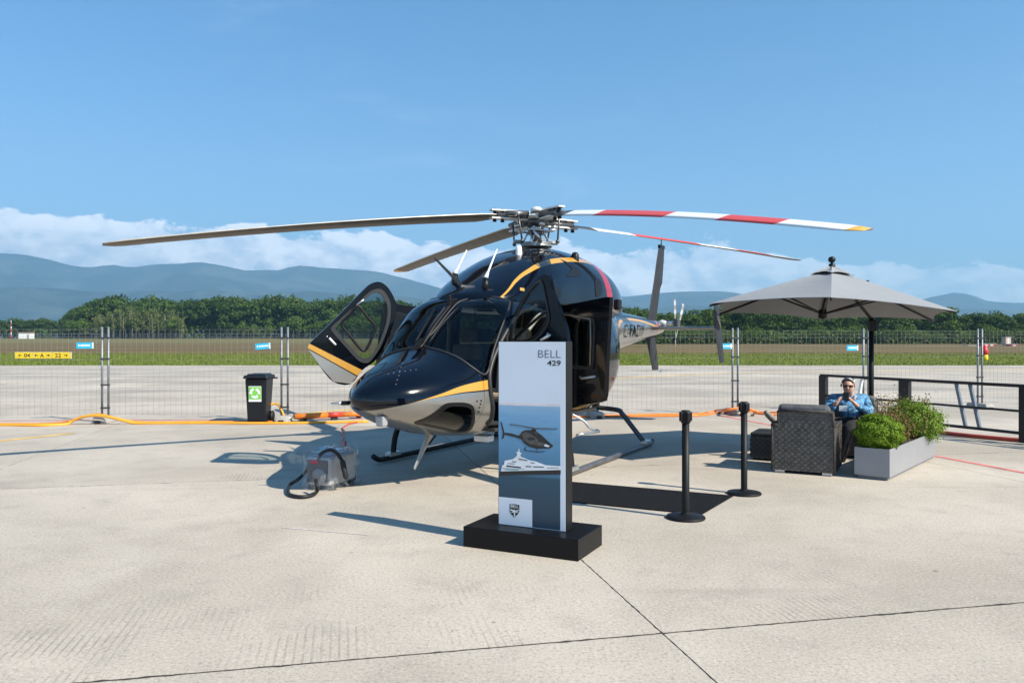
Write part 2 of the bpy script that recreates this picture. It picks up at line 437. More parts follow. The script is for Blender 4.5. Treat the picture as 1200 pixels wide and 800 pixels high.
# grass verge tufts beyond the apron edge
def grass_tufts(n=60000):
    x = rng.uniform(-62, 62, n); y = 48 + rng.uniform(0, 1, n) ** 1.4 * 46; h = rng.uniform(.06, .17, n); w = rng.uniform(.015, .04, n)
    a = rng.uniform(0, math.pi, n); lx, ly = rng.normal(0, .09, n), rng.normal(0, .09, n)
    z0 = np.full(n, -.08)
    V = np.empty((n, 3, 3)); dx, dy = np.cos(a) * w, np.sin(a) * w
    V[:, 0] = np.stack([x - dx, y - dy, z0], 1); V[:, 1] = np.stack([x + dx, y + dy, z0], 1); V[:, 2] = np.stack([x + lx, y + ly, z0 + h], 1)
    m = mat('grass_blades', (.12, .155, .02), .8, 0, .4, .6, spec=.1)
    o = np_mesh('grass', V.reshape(-1, 3), np.arange(n * 3).reshape(n, 3), m); tag(o, kind='stuff')
grass_tufts()

# mountains: two ridges with relief, skyline read from the photo
def ridge(name, d0, prof, depth, seed, mtl):
    r_ = np.random.default_rng(seed)
    xs_ = np.linspace(-1500, 2700, 330); px, py = zip(*prof)
    top = EYE + (HOR - np.interp(xs_, px, py)) * d0 / F
    k = np.arange(len(xs_))
    rough = sum(np.interp(k, np.arange(0, len(k) + 40, st), r_.normal(0, amp, len(np.arange(0, len(k) + 40, st)))) for st, amp in ((14, 12), (5, 11), (2, 8)))
    top = top + rough * d0 / 8000
    rows = 44; X = (xs_ - 600) * d0 / F; V = []
    spur = sum(np.interp(k, np.arange(0, len(k) + 60, st), r_.normal(0, amp, len(np.arange(0, len(k) + 60, st)))) for st, amp in ((9, .20), (4, .13), (2, .06)))
    for j in range(rows):
        t = j / (rows - 1)
        if t < .72:
            q = t / .72; prof_h = q ** 1.25; sp = spur * math.sin(math.pi * q) 
        else:
            q = (1 - t) / .28; prof_h = q; sp = spur * 0
        y = d0 - depth * .72 + depth * t
        sx = X * (y / d0)
        hj = top * np.clip(prof_h * (1 + sp), 0, 1.0) + r_.normal(0, 6 * d0 / 8000, len(xs_)) * (0 if t in (0, 1) else prof_h * (.72 - t > .02))
        V.append(np.stack([sx, np.full_like(sx, y), hj - 3], 1))
    V = np.concatenate(V); n = len(xs_)
    idx = np.arange((rows - 1) * (n)).reshape(rows - 1, n)[:, :-1].ravel(); Fq = np.stack([idx, idx + 1, idx + n + 1, idx + n], 1)
    tag(np_mesh(name, V, Fq, mtl, smooth=True), kind='structure')
def forest_hill():
    m = bpy.data.materials.new('forested_slope'); m.use_nodes = True; t = NT(m.node_tree); b = t.n['Principled BSDF']
    geo = t.new('ShaderNodeNewGeometry').outputs['Position']
    n = t.noise(geo, .0022, 9, .72, .5); n2 = t.noise(geo, .009, 8, .75)
    c = t.mix(t.step(n, .42, .68), (.010, .026, .022), (.075, .095, .075)); c = t.mix(t.m('MULTIPLY', t.step(n2, .45, .7), .5), c, (.02, .035, .016))
    t.link(c, b.inputs['Base Color']); b.inputs['Roughness'].default_value = .95; b.inputs['Specular IOR Level'].default_value = .1; return m
HILL = forest_hill()
ridge('mountain_ridge', 8000, [(-1500, 300), (-600, 310), (-150, 300), (0, 297), (30, 299), (60, 306), (78, 311), (100, 315), (130, 311), (150, 313), (180, 309), (215, 307), (250, 310), (290, 315), (330, 318),
      (347, 312), (362, 310), (380, 313), (420, 315), (450, 320), (480, 328), (520, 338), (580, 342), (700, 346), (735, 347), (765, 345), (800, 343), (832, 343), (860, 346), (900, 352), (1000, 356),
      (1080, 350), (1120, 345), (1160, 350), (1200, 353), (1400, 345), (2000, 350), (2700, 350)], 3600, 5, HILL)
ridge('mountain_foothill', 5600, [(-1500, 345), (-150, 335), (0, 334), (120, 340), (240, 336), (380, 342), (520, 352), (640, 358), (760, 362), (900, 366), (1100, 362), (1250, 364), (2700, 360)], 1600, 9, HILL)

# haze: one closed box of pale air
hz = MB().box((0, 3000, 640 - 3), (26000, 14000, 1290)).build('haze', [])
hz.data.materials.clear()
hm = bpy.data.materials.new('pale_air'); hm.use_nodes = True; t = NT(hm.node_tree)
for n_ in list(t.n): t.n.remove(n_)
pv = t.new('ShaderNodeVolumePrincipled'); pv.inputs['Color'].default_value = (.36, .69, 1.0, 1); pv.inputs['Density'].default_value = 1.55e-4; pv.inputs['Anisotropy'].default_value = .1
t.link(pv.outputs[0], t.new('ShaderNodeOutputMaterial').inputs['Volume']); hz.data.materials.append(hm); tag(hz, kind='stuff')

# ---------------------------------------------------------------- trees
def leaf_mat(name, a, b_):
    m = bpy.data.materials.new(name); m.use_nodes = True; t = NT(m.node_tree); b = t.n['Principled BSDF']
    tc = t.new('ShaderNodeNewGeometry'); inf = t.new('ShaderNodeObjectInfo').outputs['Random']
    f = t.m('ADD', t.m('MULTIPLY', tc.outputs['Random Per Island'], .55), t.m('MULTIPLY', inf, .45)); t.link(t.mix(f, a, b_), b.inputs['Base Color'])
    b.inputs['Roughness'].default_value = .6; b.inputs['Specular IOR Level'].default_value = .25
    # light coming through the leaves
    tl = t.new('ShaderNodeBsdfTranslucent'); t.link(t.mix(f, a, b_), tl.inputs[0]); mx = t.new('ShaderNodeMixShader'); mx.inputs[0].default_value = .3
    o = t.n['Material Output']; t.link(b.outputs[0], mx.inputs[1]); t.link(tl.outputs[0], mx.inputs[2]); t.link(mx.outputs[0], o.inputs[0]); return m
LEAF_D = leaf_mat('dark_tree_leaves', (.018, .048, .005), (.085, .14, .016)); LEAF_L = leaf_mat('light_tree_leaves', (.06, .115, .012), (.115, .175, .025))
LEAF_P = leaf_mat('pale_tree_leaves', (.10, .14, .03), (.17, .20, .05)); BARK = mat('tree_bark', (.09, .075, .055), .9, 0, .3, 3); PALEBARK = mat('pale_bark', (.3, .27, .21), .9, 0, .2, 3)

def leaf_quads(c, nrm, size, r_):
    """randomly turned quads at the points c, facing roughly along nrm"""
    n = len(c); d = nrm + r_.normal(0, .55, (n, 3)); d /= np.linalg.norm(d, axis=1, keepdims=True)
    u = np.cross(d, r_.normal(0, 1, (n, 3))); u /= np.linalg.norm(u, axis=1, keepdims=True); w = np.cross(d, u)
    s = (size * r_.uniform(.6, 1.3, n))[:, None]
    V = np.stack([c - u * s - w * s * .7, c + u * s * .9 - w * s * .5, c + u * s + w * s * .8, c - u * s * .7 + w * s * .9], 1)
    return V.reshape(-1, 3)
def make_tree(label, H, W, style, seed, leaf, bark, group, nleaf=2200, cat='tree'):
    r_ = np.random.default_rng(seed); t = thing('broadleaf_tree' if style != 'pole' else 'slender_tree', label, cat, group=group)
    b = MB(); trunk_h = H * (.55 if style != 'pole' else .95); b.tube([(0, 0, -.3), (r_.normal(0, .1), 0, trunk_h * .5), (r_.normal(0, .3), r_.normal(0, .3), trunk_h)], [H * .02, H * .014, H * .006] if style != 'pole' else [.13, .1, .04], 7)
    lobes = []
    if style == 'pole':
        for k in range(9):
            z = H * (.3 + .68 * k / 8); a = r_.uniform(0, 6.28); q = Vector((math.cos(a) * W * .4, math.sin(a) * W * .4, z + H * .07)); b.tube([(0, 0, z - .3), q], [.05, .02], 5)
            lobes.append((np.array(q), np.array([W * .33, W * .33, H * .07])))
    else:
        for k in range(18):
            a = k * 2.4 + r_.uniform(-.4, .4); zz = H * r_.uniform(.3, .84); rad = W * .5 * r_.uniform(.35, .8) * (1.1 - abs(zz / H - .5) * .9)
            q = np.array([math.cos(a) * rad, math.sin(a) * rad, zz]); lobes.append((q, np.array([W * .20, W * .20, H * .105]) * r_.uniform(.6, 1.25)))
            b.tube([(0, 0, min(zz * .7, trunk_h)), Vector(q)], [H * .007, H * .003], 5)
        lobes.append((np.array([0, 0, H * .84]), np.array([W * .25, W * .25, H * .13]))); lobes.append((np.array([0, 0, H * .5]), np.array([W * .3, W * .3, H * .2])))
    b.build('trunk', bark, t)
    C, N = [], []
    for q, s in lobes:
        k = nleaf // len(lobes); d = r_.normal(0, 1, (k, 3)); d /= np.linalg.norm(d, axis=1, keepdims=True)
        C.append(q + d * s * r_.uniform(.55, 1.08, (k, 1))); N.append(d)
    C, N = np.concatenate(C), np.concatenate(N)
    V = leaf_quads(C, N, (.024 if style != 'pole' else .018) * H, r_); np_mesh('crown', V, np.arange(len(V)).reshape(-1, 4), leaf, t)
    return t
def scatter(protos, spots, kinds):
    for i, (x, y, s, rz) in enumerate(spots):
        p = protos[kinds[i]]; used = p.get('_used')
        o = p if not used else copy_tree(p)
        p['_used'] = 1
        if '_used' in o.keys() and o is not p: del o['_used']
        o.location = (x, y, field_z(y)); o.scale = (s, s, s * random.uniform(.92, 1.08)); o.rotation_euler = (0, 0, rz)
    for p in protos:
        if '_used' in p.keys(): del p['_used']
gL = 'trees of the far wood on the left'; gR = 'trees along the far edge of the airfield on the right'
dl = [make_tree('dark broadleaf tree in the tall dense wood beyond the dry grass', 20, 14.5, 'oak', 11 + i, LEAF_D, BARK, gL) for i in range(4)]
ll = [make_tree('smaller light green tree at the foot of the tall dark wood', 11, 9, 'oak', 31 + i, LEAF_L, BARK, 'light green trees in front of the far wood', 1300) for i in range(3)]
pl = [make_tree('thin pale half bare tree standing in front of the dark wood', 13.5, 3.2, 'pole', 51 + i, LEAF_P, PALEBARK, 'pale slender trees in front of the dark wood', 260) for i in range(3)]
rd = [make_tree('mid green broadleaf tree in the low tree line past the umbrella', 11, 10.5, 'oak', 71 + i, LEAF_D, BARK, gR, 2000) for i in range(3)]
rl = [make_tree('light green bushy tree at the edge of the low tree line', 6.5, 7.5, 'oak', 91 + i, LEAF_L, BARK, 'light bushes along the low tree line', 1200) for i in range(2)]
def px_at(px, d): return (px - 600) * d / F
sp = []
for row, d in enumerate((415, 428, 442, 458)):
    px = 78 + row * 5
    while px < 760:
        d_ = d + random.uniform(-6, 6); h = 1.08 if px < 420 else 1.02 - (px - 420) * .0006
        if px < 110: h *= .62 + .38 * (px - 78) / 32
        sp.append((px_at(px, d_), d_, h * random.uniform(.88, 1.06) * (d_ / 425), random.uniform(0, 6.3))); px += random.uniform(11, 17)
for d in (470, 485):
    px = -60
    while px < 92:
        d_ = d + random.uniform(-5, 5); sp.append((px_at(px, d_), d_, random.uniform(.55, .68), random.uniform(0, 6.3))); px += random.uniform(10, 15)
scatter(dl, sp, [random.randrange(4) for _ in sp])
sp = []
for k in range(52):
    px = random.choice([random.uniform(80, 215), random.uniform(285, 500), random.uniform(285, 440)]); d_ = random.uniform(398, 409); sp.append((px_at(px, d_), d_, random.uniform(.6, 1.15), random.uniform(0, 6.3)))
scatter(ll, sp, [random.randrange(3) for _ in sp])
sp = []
for k in range(58):
    px = random.uniform(106, 216); d_ = random.uniform(396, 408); sp.append((px_at(px, d_), d_, random.uniform(.75, 1.08) * (.8 + .2 * math.sin((px - 100) / 115 * 3.1)), random.uniform(0, 6.3)))
scatter(pl, sp, [random.randrange(3) for _ in sp])
sp = []
for row, d in enumerate((228, 242, 258)):
    px = 705 + row * 7
    while px < 1300:
        d_ = d + random.uniform(-5, 5); h = .97 + .08 * math.sin(px * .031) + .05 * math.sin(px * .11) - (.05 if px > 1130 else 0)
        sp.append((px_at(px, d_), d_, h * random.uniform(.82, 1.05) * d_ / 238, random.uniform(0, 6.3))); px += random.uniform(17, 27)
scatter(rd, sp, [random.randrange(3) for _ in sp])
sp = []
px = 700
while px < 1300:
    d_ = random.uniform(209, 219); sp.append((px_at(px, d_), d_, random.uniform(.45, .85), random.uniform(0, 6.3))); px += random.uniform(14, 30)
scatter(rl, sp, [random.randrange(2) for _ in sp])
def undergrowth(name, x0, x1, d, h, n, leaf, seed):
    r_ = np.random.default_rng(seed); y = r_.uniform(d, d + 6, n); x = px_at(r_.uniform(x0, x1, n), y); z = np.array([field_z(v) for v in y]) + r_.uniform(0, h, n)
    V = leaf_quads(np.stack([x, y, z], 1), np.tile([0, -.7, .5], (n, 1)), h * .09, r_); tag(np_mesh(name, V, np.arange(len(V)).reshape(-1, 4), leaf), kind='stuff')
undergrowth('undergrowth', 70, 760, 409, 6, 12000, LEAF_D, 3); undergrowth('undergrowth', -120, 110, 466, 5, 3500, LEAF_D, 4); undergrowth('undergrowth', 690, 1330, 219, 3.6, 11000, LEAF_D, 5)

# ================================================================ HELICOPTER
K = EYE / 1.75                      # the helicopter is drawn in its own units and scaled to metres by K
FWD = Vector((-.469, -.883, 0)).normalized(); LEFT = Vector((-FWD.y, FWD.x, 0)); HUB = Vector((.338, 11.30, 0))
heli = thing('helicopter', 'black and silver helicopter with gold stripe, open doors and drooping rotor blades', 'helicopter', HUB, math.atan2(FWD.y, FWD.x))
XF = Matrix.Scale(K, 4)
HW = Matrix.Translation(HUB) @ Matrix.Rotation(math.atan2(FWD.y, FWD.x), 4, 'Z')
def Lw(p): return HW @ (Vector(p) * K)                       # helicopter drawing units -> world
HWI = HW.inverted()
def Wl(p): return (HWI @ Vector(p)) / K                      # world -> drawing units
def toL(px, py, d): return Wl(P(px, py, d))

class Loft:
    """body surface through stations (x, z bottom, z top, half width, z of the widest line, fullness top, fullness bottom)"""
    def __init__(s, st): s.st = np.array(st, float); s.n = len(st)
    def row(s, t):
        t = np.clip(np.asarray(t, float), 0, s.n - 1 - 1e-9); i = t.astype(int); f = (t - i)[..., None]
        g = lambda k: s.st[np.clip(k, 0, s.n - 1)]
        p0, p1, p2, p3 = g(i - 1), g(i), g(i + 1), g(i + 2)
        return .5 * (2 * p1 + (p2 - p0) * f + (2 * p0 - 5 * p1 + 4 * p2 - p3) * f ** 2 + (3 * p1 - p0 - 3 * p2 + p3) * f ** 3)
    def S(s, t, ph):
        r = s.row(t); c, sn = np.cos(ph), np.sin(ph); up = sn >= 0
        e = 2 / np.where(up, r[..., 5], r[..., 6])
        y = np.maximum(r[..., 3], 0) * np.sign(c) * np.abs(c) ** e
        z = np.where(up, r[..., 4] + (r[..., 2] - r[..., 4]) * np.abs(sn) ** e, r[..., 4] - (r[..., 4] - r[..., 1]) * np.abs(sn) ** e)
        return np.stack([r[..., 0] + 0 * y, y, z], -1)
    def nrm(s, t, ph):
        h = 1e-3; a = s.S(np.minimum(t + h, s.n - 1.001), ph) - s.S(np.maximum(t - h, 0.001), ph); b = s.S(t, ph + h) - s.S(t, ph - h)
        n = np.cross(b, a); n /= np.maximum(np.linalg.norm(n, axis=-1, keepdims=True), 1e-9)
        c = s.S(t, ph).copy(); c[..., 1] = c[..., 1]
        ctr = s.row(t); rad = np.stack([0 * n[..., 0], c[..., 1], c[..., 2] - ctr[..., 4]], -1)
        flip = np.sign((n * rad).sum(-1)); flip = np.where(flip == 0, 1, flip)
        return n * flip[..., None]
    def grid(s, nt, nph):
        t = np.linspace(0, s.n - 1.0001, nt); ph = np.linspace(-math.pi, math.pi, nph); return np.meshgrid(t, ph, indexing='ij')
    def table(s):
        T, PH = s.grid(700, 560); p = s.S(T, PH) * K; m = np.array(HW); w = p @ m[:3, :3].T + m[:3, 3]
        n = s.nrm(T, PH) @ m[:3, :3].T; view = w - np.array([0, 0, EYE]); vis = (n * view).sum(-1) < 0
        px = 600 + F * w[..., 0] / w[..., 1]; py = HOR - F * (w[..., 2] - EYE) / w[..., 1]
        return T, PH, px, py, w[..., 1], vis
    def pick(s, x, y):
        """surface parameters under the photo pixel"""
        if not hasattr(s, 'tab'): s.tab = s.table()
        T, PH, px, py, d, vis = s.tab; e = (px - x) ** 2 + (py - y) ** 2 + np.where(vis, 0, 1e6); k = e.argmin(); k = np.unravel_index(k, e.shape)
        return float(T[k]), float(PH[k])
    def at(s, tp, off=0.):
        t, ph = np.array([tp[0]]), np.array([tp[1]]); return Vector((s.S(t, ph) + s.nrm(t, ph) * off)[0])

BODY = Loft([
 # x     zb    zt    hw    zw    nt   nb
 (4.30, 1.07, 1.08, .00, 1.075, 2.0, 2.0),
 (4.27, 1.00, 1.17, .13, 1.075, 2.0, 2.0),
 (4.17, .93, 1.25, .25, 1.07, 2.0, 2.0),
 (3.95, .84, 1.36, .44, 1.06, 2.05, 2.05),
 (3.65, .74, 1.46, .60, 1.05, 2.2, 2.1),
 (3.35, .66, 1.555, .71, 1.04, 2.35, 2.2),
 (3.12, .60, 1.66, .79, 1.04, 2.5, 2.25),
 (2.88, .56, 1.87, .85, 1.06, 2.6, 2.3),
 (2.62, .53, 2.07, .89, 1.10, 3.0, 2.35),
 (2.36, .51, 2.24, .92, 1.14, 3.5, 2.4),
 (2.05, .50, 2.335, .93, 1.18, 3.6, 2.4),
 (1.60, .49, 2.39, .935, 1.22, 3.4, 2.5),
 (.90, .48, 2.43, .935, 1.28, 3.0, 2.5),
 (.00, .48, 2.44, .935, 1.32, 2.8, 2.5),
 (-.80, .50, 2.43, .92, 1.38, 2.6, 2.4),
 (-1.35, .58, 2.41, .87, 1.46, 2.5, 2.3),
 (-1.80, .85, 2.38, .72, 1.60, 2.4, 2.2),
 (-2.20, 1.25, 2.35, .55, 1.78, 2.3, 2.1),
 (-2.65, 1.46, 2.32, .42, 1.90, 2.2, 2.1),
 (-3.30, 1.53, 2.29, .345, 1.93, 2.1, 2.0),
 (-4.40, 1.66, 2.24, .275, 1.96, 2.0, 2.0),
 (-5.50, 1.79, 2.18, .20, 1.99, 2.0, 2.0),
 (-6.25, 1.87, 2.13, .14, 2.00, 2.0, 2.0),
 (-6.45, 1.92, 2.08, .07, 2.00, 2.0, 2.0),
 (-6.50, 1.99, 2.01, .00, 2.00, 2.0, 2.0)])
COWL = Loft([
 (2.34, 2.20, 2.26, .02, 2.22, 2.0, 2.0),
 (2.28, 2.18, 2.34, .32, 2.22, 2.1, 2.0),
 (2.10, 2.15, 2.44, .52, 2.22, 2.2, 2.0),
 (1.80, 2.12, 2.60, .68, 2.22, 2.3, 2.0),
 (1.40, 2.10, 2.80, .78, 2.22, 2.35, 2.0),
 (.90, 2.10, 2.99, .845, 2.23, 2.4, 2.0),
 (.30, 2.10, 3.13, .875, 2.25, 2.4, 2.0),
 (-.30, 2.10, 3.15, .92, 2.26, 2.4, 2.0),
 (-.90, 2.10, 3.10, .93, 2.27, 2.35, 2.0),
 (-1.40, 2.10, 2.99, .88, 2.28, 2.3, 2.0),
 (-1.90, 2.12, 2.79, .74, 2.27, 2.2, 2.0),
 (-2.50, 2.15, 2.50, .45, 2.26, 2.1, 2.0),
 (-3.10, 2.18, 2.37, .27, 2.25, 2.0, 2.0),
 (-3.70, 2.20, 2.27, .10, 2.23, 2.0, 2.0),
 (-3.80, 2.21, 2.24, .00, 2.22, 2.0, 2.0)])

# ---- paint: dark above a gold line, silver below
def curve_node(t, x, pts, x0, x1, z0, z1):
    n = t.new('ShaderNodeFloatCurve'); c = n.mapping.curves[0]
    q = sorted(((a - x0) / (x1 - x0), (b - z0) / (z1 - z0)) for a, b in pts)
    while len(c.points) < len(q): c.points.new(.5, .5)
    for p_, (a, b) in zip(c.points, q): p_.location = (a, b); p_.handle_type = 'AUTO'
    n.mapping.update(); t.link(t.m('DIVIDE', t.m('SUBTRACT', x, x0), x1 - x0), n.inputs['Value'])
    return t.m('ADD', t.m('MULTIPLY', n.outputs[0], z1 - z0), z0)
def paint(name, kind):
    m = bpy.data.materials.new(name); m.use_nodes = True; t = NT(m.node_tree); b = t.n['Principled BSDF']
    oc = t.new('ShaderNodeTexCoord').outputs['Object']; sep = t.new('ShaderNodeSeparateXYZ'); t.link(t.scale(oc, (1 / K, 1 / K, 1 / K)), sep.inputs[0]); x, y, z = sep.outputs
    navy = t.mix(t.noise(oc, 2., 3), (.0010, .0015, .0042), (.0015, .0024, .0065)); gold = (.52, .27, .045); pin = (.008, .008, .008)
    silver = t.mix(t.noise(oc, 3., 4), (.29, .285, .27), (.36, .352, .335))
    if kind == 'body':
        zc = curve_node(t, x, [(4.4, .92), (3.95, 1.05), (3.6, 1.125), (3.2, 1.19), (2.65, 1.215), (2.1, 1.17), (1.4, 1.02), (.7, .84), (0, .74), (-.8, .73), (-1.3, .75), (-1.75, .83), (-2.0, 1.05), (-2.25, 1.65), (-2.55, 2.0), (-3.0, 2.10), (-4.2, 2.12), (-5.3, 2.03), (-6.5, 1.9)], -6.6, 4.5, .5, 2.4)
        hw = t.step(x, 4.0, 2.9, .0, .055)
        hw = t.m('MULTIPLY', hw, t.step(x, -3.2, -2.2, .45, 1))
        dz = t.m('SUBTRACT', z, zc)
        up = t.m('GREATER_THAN', dz, hw); lo = t.m('GREATER_THAN', dz, t.m('MULTIPLY', hw, -1.0)); lo2 = t.m('GREATER_THAN', dz, t.m('MULTIPLY', hw, -1.35))
        c = t.mix(lo2, silver, pin); c = t.mix(lo, c, gold); c = t.mix(up, c, navy)
        mt = t.m('MULTIPLY', t.m('SUBTRACT', 1.0, lo2), .78); t.link(mt, b.inputs['Metallic'])
        redb = t.m('MULTIPLY', t.m('COMPARE', x, -2.02, .05), t.m('GREATER_THAN', z, 1.2)); c = t.mix(redb, c, (.45, .02, .02))
        red2 = t.m('MULTIPLY', t.m('COMPARE', x, -5.62, .07), 1.0); c = t.mix(red2, c, (.5, .05, .06))
        rough = t.m('ADD', .13, t.m('MULTIPLY', t.m('SUBTRACT', 1.0, lo2), .14))
        seams = None
        for sx in (3.02, .98, -.62, -1.9, -3.0):
            s_ = t.m('COMPARE', x, sx, .004); seams = s_ if seams is None else t.m('MAXIMUM', seams, s_)
        c = t.mix(t.m('MULTIPLY', seams, .7), c, (.01, .01, .01))
        riv = None
        for sx in (3.05, 2.99, -.59, -.65, -1.87, -1.93, -2.97, -3.03, -3.6, -4.4, -5.2):
            r_ = t.m('MULTIPLY', t.m('COMPARE', x, sx, .004), t.m('LESS_THAN', t.m('FRACT', t.m('MULTIPLY', z, 22.0)), .2)); riv = r_ if riv is None else t.m('MAXIMUM', riv, r_)
        c = t.mix(t.m('MULTIPLY', riv, .5), c, (.2, .2, .2))
    else:
        zc = curve_node(t, x, [(2.4, 2.05), (2.2, 2.2), (1.91, 2.40), (1.68, 2.54), (1.39, 2.67), (.93, 2.82), (.5, 2.90), (0, 2.95), (-.65, 2.96), (-.95, 2.88), (-1.4, 2.7), (-1.9, 2.45), (-2.3, 2.3), (-3.8, 2.1)], -3.9, 2.4, 2.0, 3.2)
        dz = t.m('SUBTRACT', z, zc); hw = t.step(x, 2.1, .4, .010, .033)
        band = t.m('LESS_THAN', t.m('ABSOLUTE', dz), hw)
        tape = t.m('COMPARE', x, .98, .14)
        c = t.mix(t.m('MULTIPLY', band, 1.0), navy, gold); c = t.mix(t.m('MULTIPLY', band, tape), c, (.16, .13, .10))
        red = t.m('MULTIPLY', t.m('COMPARE', x, -.80, .125), t.m('LESS_THAN', z, 3.0)); c = t.mix(red, c, (.34, .008, .012))
        pinr = t.m('MULTIPLY', t.m('COMPARE', x, -.80, .02), t.m('LESS_THAN', z, 3.0)); c = t.mix(pinr, c, (.3, .008, .01))
        seams = t.m('COMPARE', x, 1.02, .004)
        for sx in (-.3, -1.62): seams = t.m('MAXIMUM', seams, t.m('COMPARE', x, sx, .004))
        seams = t.m('MAXIMUM', seams, t.m('MULTIPLY', t.m('COMPARE', z, 2.52, .004), t.m('LESS_THAN', x, 1.02)))
        riv = None
        for sx in (1.05, .99, -.27, -.33, -1.59, -1.65):
            r_ = t.m('MULTIPLY', t.m('COMPARE', x, sx, .005), t.m('LESS_THAN', t.m('FRACT', t.m('MULTIPLY', z, 16.0)), .18)); riv = r_ if riv is None else t.m('MAXIMUM', riv, r_)
        c = t.mix(t.m('MULTIPLY', riv, .6), c, (.14, .14, .15))
        c = t.mix(t.m('MULTIPLY', seams, .8), c, (.002, .002, .002)); rough = .13
    t.link(c, b.inputs['Base Color']); t.put(b.inputs['Roughness'], rough); b.inputs['Coat Weight'].default_value = .5; b.inputs['Coat Roughness'].default_value = .02; b.inputs['Specular IOR Level'].default_value = .2
    bn = t.new('ShaderNodeBump'); bn.inputs['Strength'].default_value = .035; bn.inputs['Distance'].default_value = .02; t.link(t.noise(oc, 2.2, 3, .5), bn.inputs['Height']); t.link(bn.outputs[0], b.inputs['Normal']); t.link(bn.outputs[0], b.inputs['Coat Normal'])
    return m
PAINT_B = paint('helicopter_body_paint', 'body'); PAINT_C = paint('helicopter_cowl_paint', 'cowl')

def in_poly(px, py, poly):
    inside = np.zeros(px.shape, bool); n = len(poly)
    for i in range(n):
        x1, y1 = poly[i]; x2, y2 = poly[(i + 1) % n]
        c = ((y1 > py) != (y2 > py)) & (px < (x2 - x1) * (py - y1) / ((y2 - y1) if y2 != y1 else 1e-9) + x1); inside ^= c
    return inside
def px_poly(loft, pts, n=5, closed=True):
    """photo outline -> smooth closed outline in surface parameters"""
    q = [loft.pick(x, y) for x, y in pts]; return [(v.x, v.y) for v in smooth_pts([Vector((a, b, 0)) for a, b in q], n, closed)]
def shrink(poly, k):
    c = np.mean(poly, 0); return [tuple(c + (np.array(p) - c) * k) for p in poly]
def mirror(poly): return [(t, math.pi - p) for t, p in poly]

# outlines of the glazing, traced on the left half of the body, mirrored to the other
WS = px_poly(BODY, [(497, 405), (512, 385), (530, 360), (542, 352), (562, 348), (586, 349), (597, 354), (594, 368), (586, 388), (578, 412), (572, 434), (565, 438), (552, 429), (534, 418), (516, 411)], 6)
CHIN = px_poly(BODY, [(485, 495), (500, 489), (514, 479), (522, 473), (532, 471.5), (546, 472), (554, 476), (556, 486), (555, 497), (549, 505), (538, 506.5), (520, 503.5), (500, 499)], 5)
DOOR_F = [(2.78, .80), (2.90, 1.05), (2.92, 1.28), (2.84, 1.45), (2.68, 1.64), (2.42, 1.89), (2.14, 2.06), (1.80, 2.13), (1.06, 2.14), (1.02, .74), (2.6, .72)]
DOOR_R = [(.90, .72), (.92, 2.12), (-.30, 2.14), (-.42, 2.05), (-.45, .74)]
def wrapph(ph): return (ph + math.pi) % (2 * math.pi) - math.pi
def build_body():
    T, PH = BODY.grid(420, 260); p = BODY.S(T, PH); nt, nph = T.shape
    tc = (T[:-1, :-1] + T[1:, 1:]) / 2; pc = (PH[:-1, :-1] + PH[1:, 1:]) / 2; mid = BODY.S(tc, pc)
    cut = np.zeros(tc.shape, bool)
    for poly in (shrink(WS, .985), shrink(CHIN, .9)):
        cut |= in_poly(tc, pc, poly); pm = np.array(mirror(poly)); 
        cut |= in_poly(tc, pc, pm.tolist()) | in_poly(tc, pc + 2 * math.pi, pm.tolist())
    for poly in (DOOR_F, DOOR_R): cut |= in_poly(mid[..., 0], mid[..., 2], poly) & (np.abs(mid[..., 1]) > .45)
    idx = np.arange(nt * nph).reshape(nt, nph)
    Fq = np.stack([idx[:-1, :-1], idx[:-1, 1:], idx[1:, 1:], idx[1:, :-1]], -1)[~cut]
    o = np_mesh('fuselage', p.reshape(-1, 3) * K, Fq, PAINT_B, heli, smooth=True); return o
build_body()
T, PH = COWL.grid(200, 160); p_ = COWL.S(T, PH); nt, nph = T.shape; idx = np.arange(nt * nph).reshape(nt, nph)
np_mesh('engine_cowling', p_.reshape(-1, 3) * K, np.stack([idx[:-1, :-1], idx[:-1, 1:], idx[1:, 1:], idx[1:, :-1]], -1).reshape(-1, 4), PAINT_C, heli, smooth=True)

def patch(loft, poly, off, mtl, name, parent, rings=10, bulge=0.):
    """filled piece of the surface inside an outline, lifted by off"""
    poly = np.array(poly); c = poly.mean(0); n = len(poly); V, Fc = [], []
    tt, pp, oo = [c[0]], [c[1]], [off + bulge]
    for r in range(1, rings + 1):
        f = r / rings
        for q in poly: w = c + (q - c) * f; tt.append(w[0]); pp.append(w[1]); oo.append(off + bulge * (1 - f * f))
    tt, pp, oo = map(np.array, (tt, pp, oo)); V = loft.S(tt, pp) + loft.nrm(tt, pp) * oo[:, None]
    b = MB(); fs = [(0, 1 + i, 1 + (i + 1) % n) for i in range(n)]
    for r in range(rings - 1):
        a = 1 + r * n; fs += [(a + i, a + n + i, a + n + (i + 1) % n, a + (i + 1) % n) for i in range(n)]
    return b.add([Vector(v) for v in V], fs, 0, True).build(name, mtl, parent, XF)
def rim(loft, poly, r, mtl, name, parent, off=0.):
    pts = [loft.at(q, off) for q in poly]; return MB().tube(pts, r, 6, True).build(name, mtl, parent, XF)
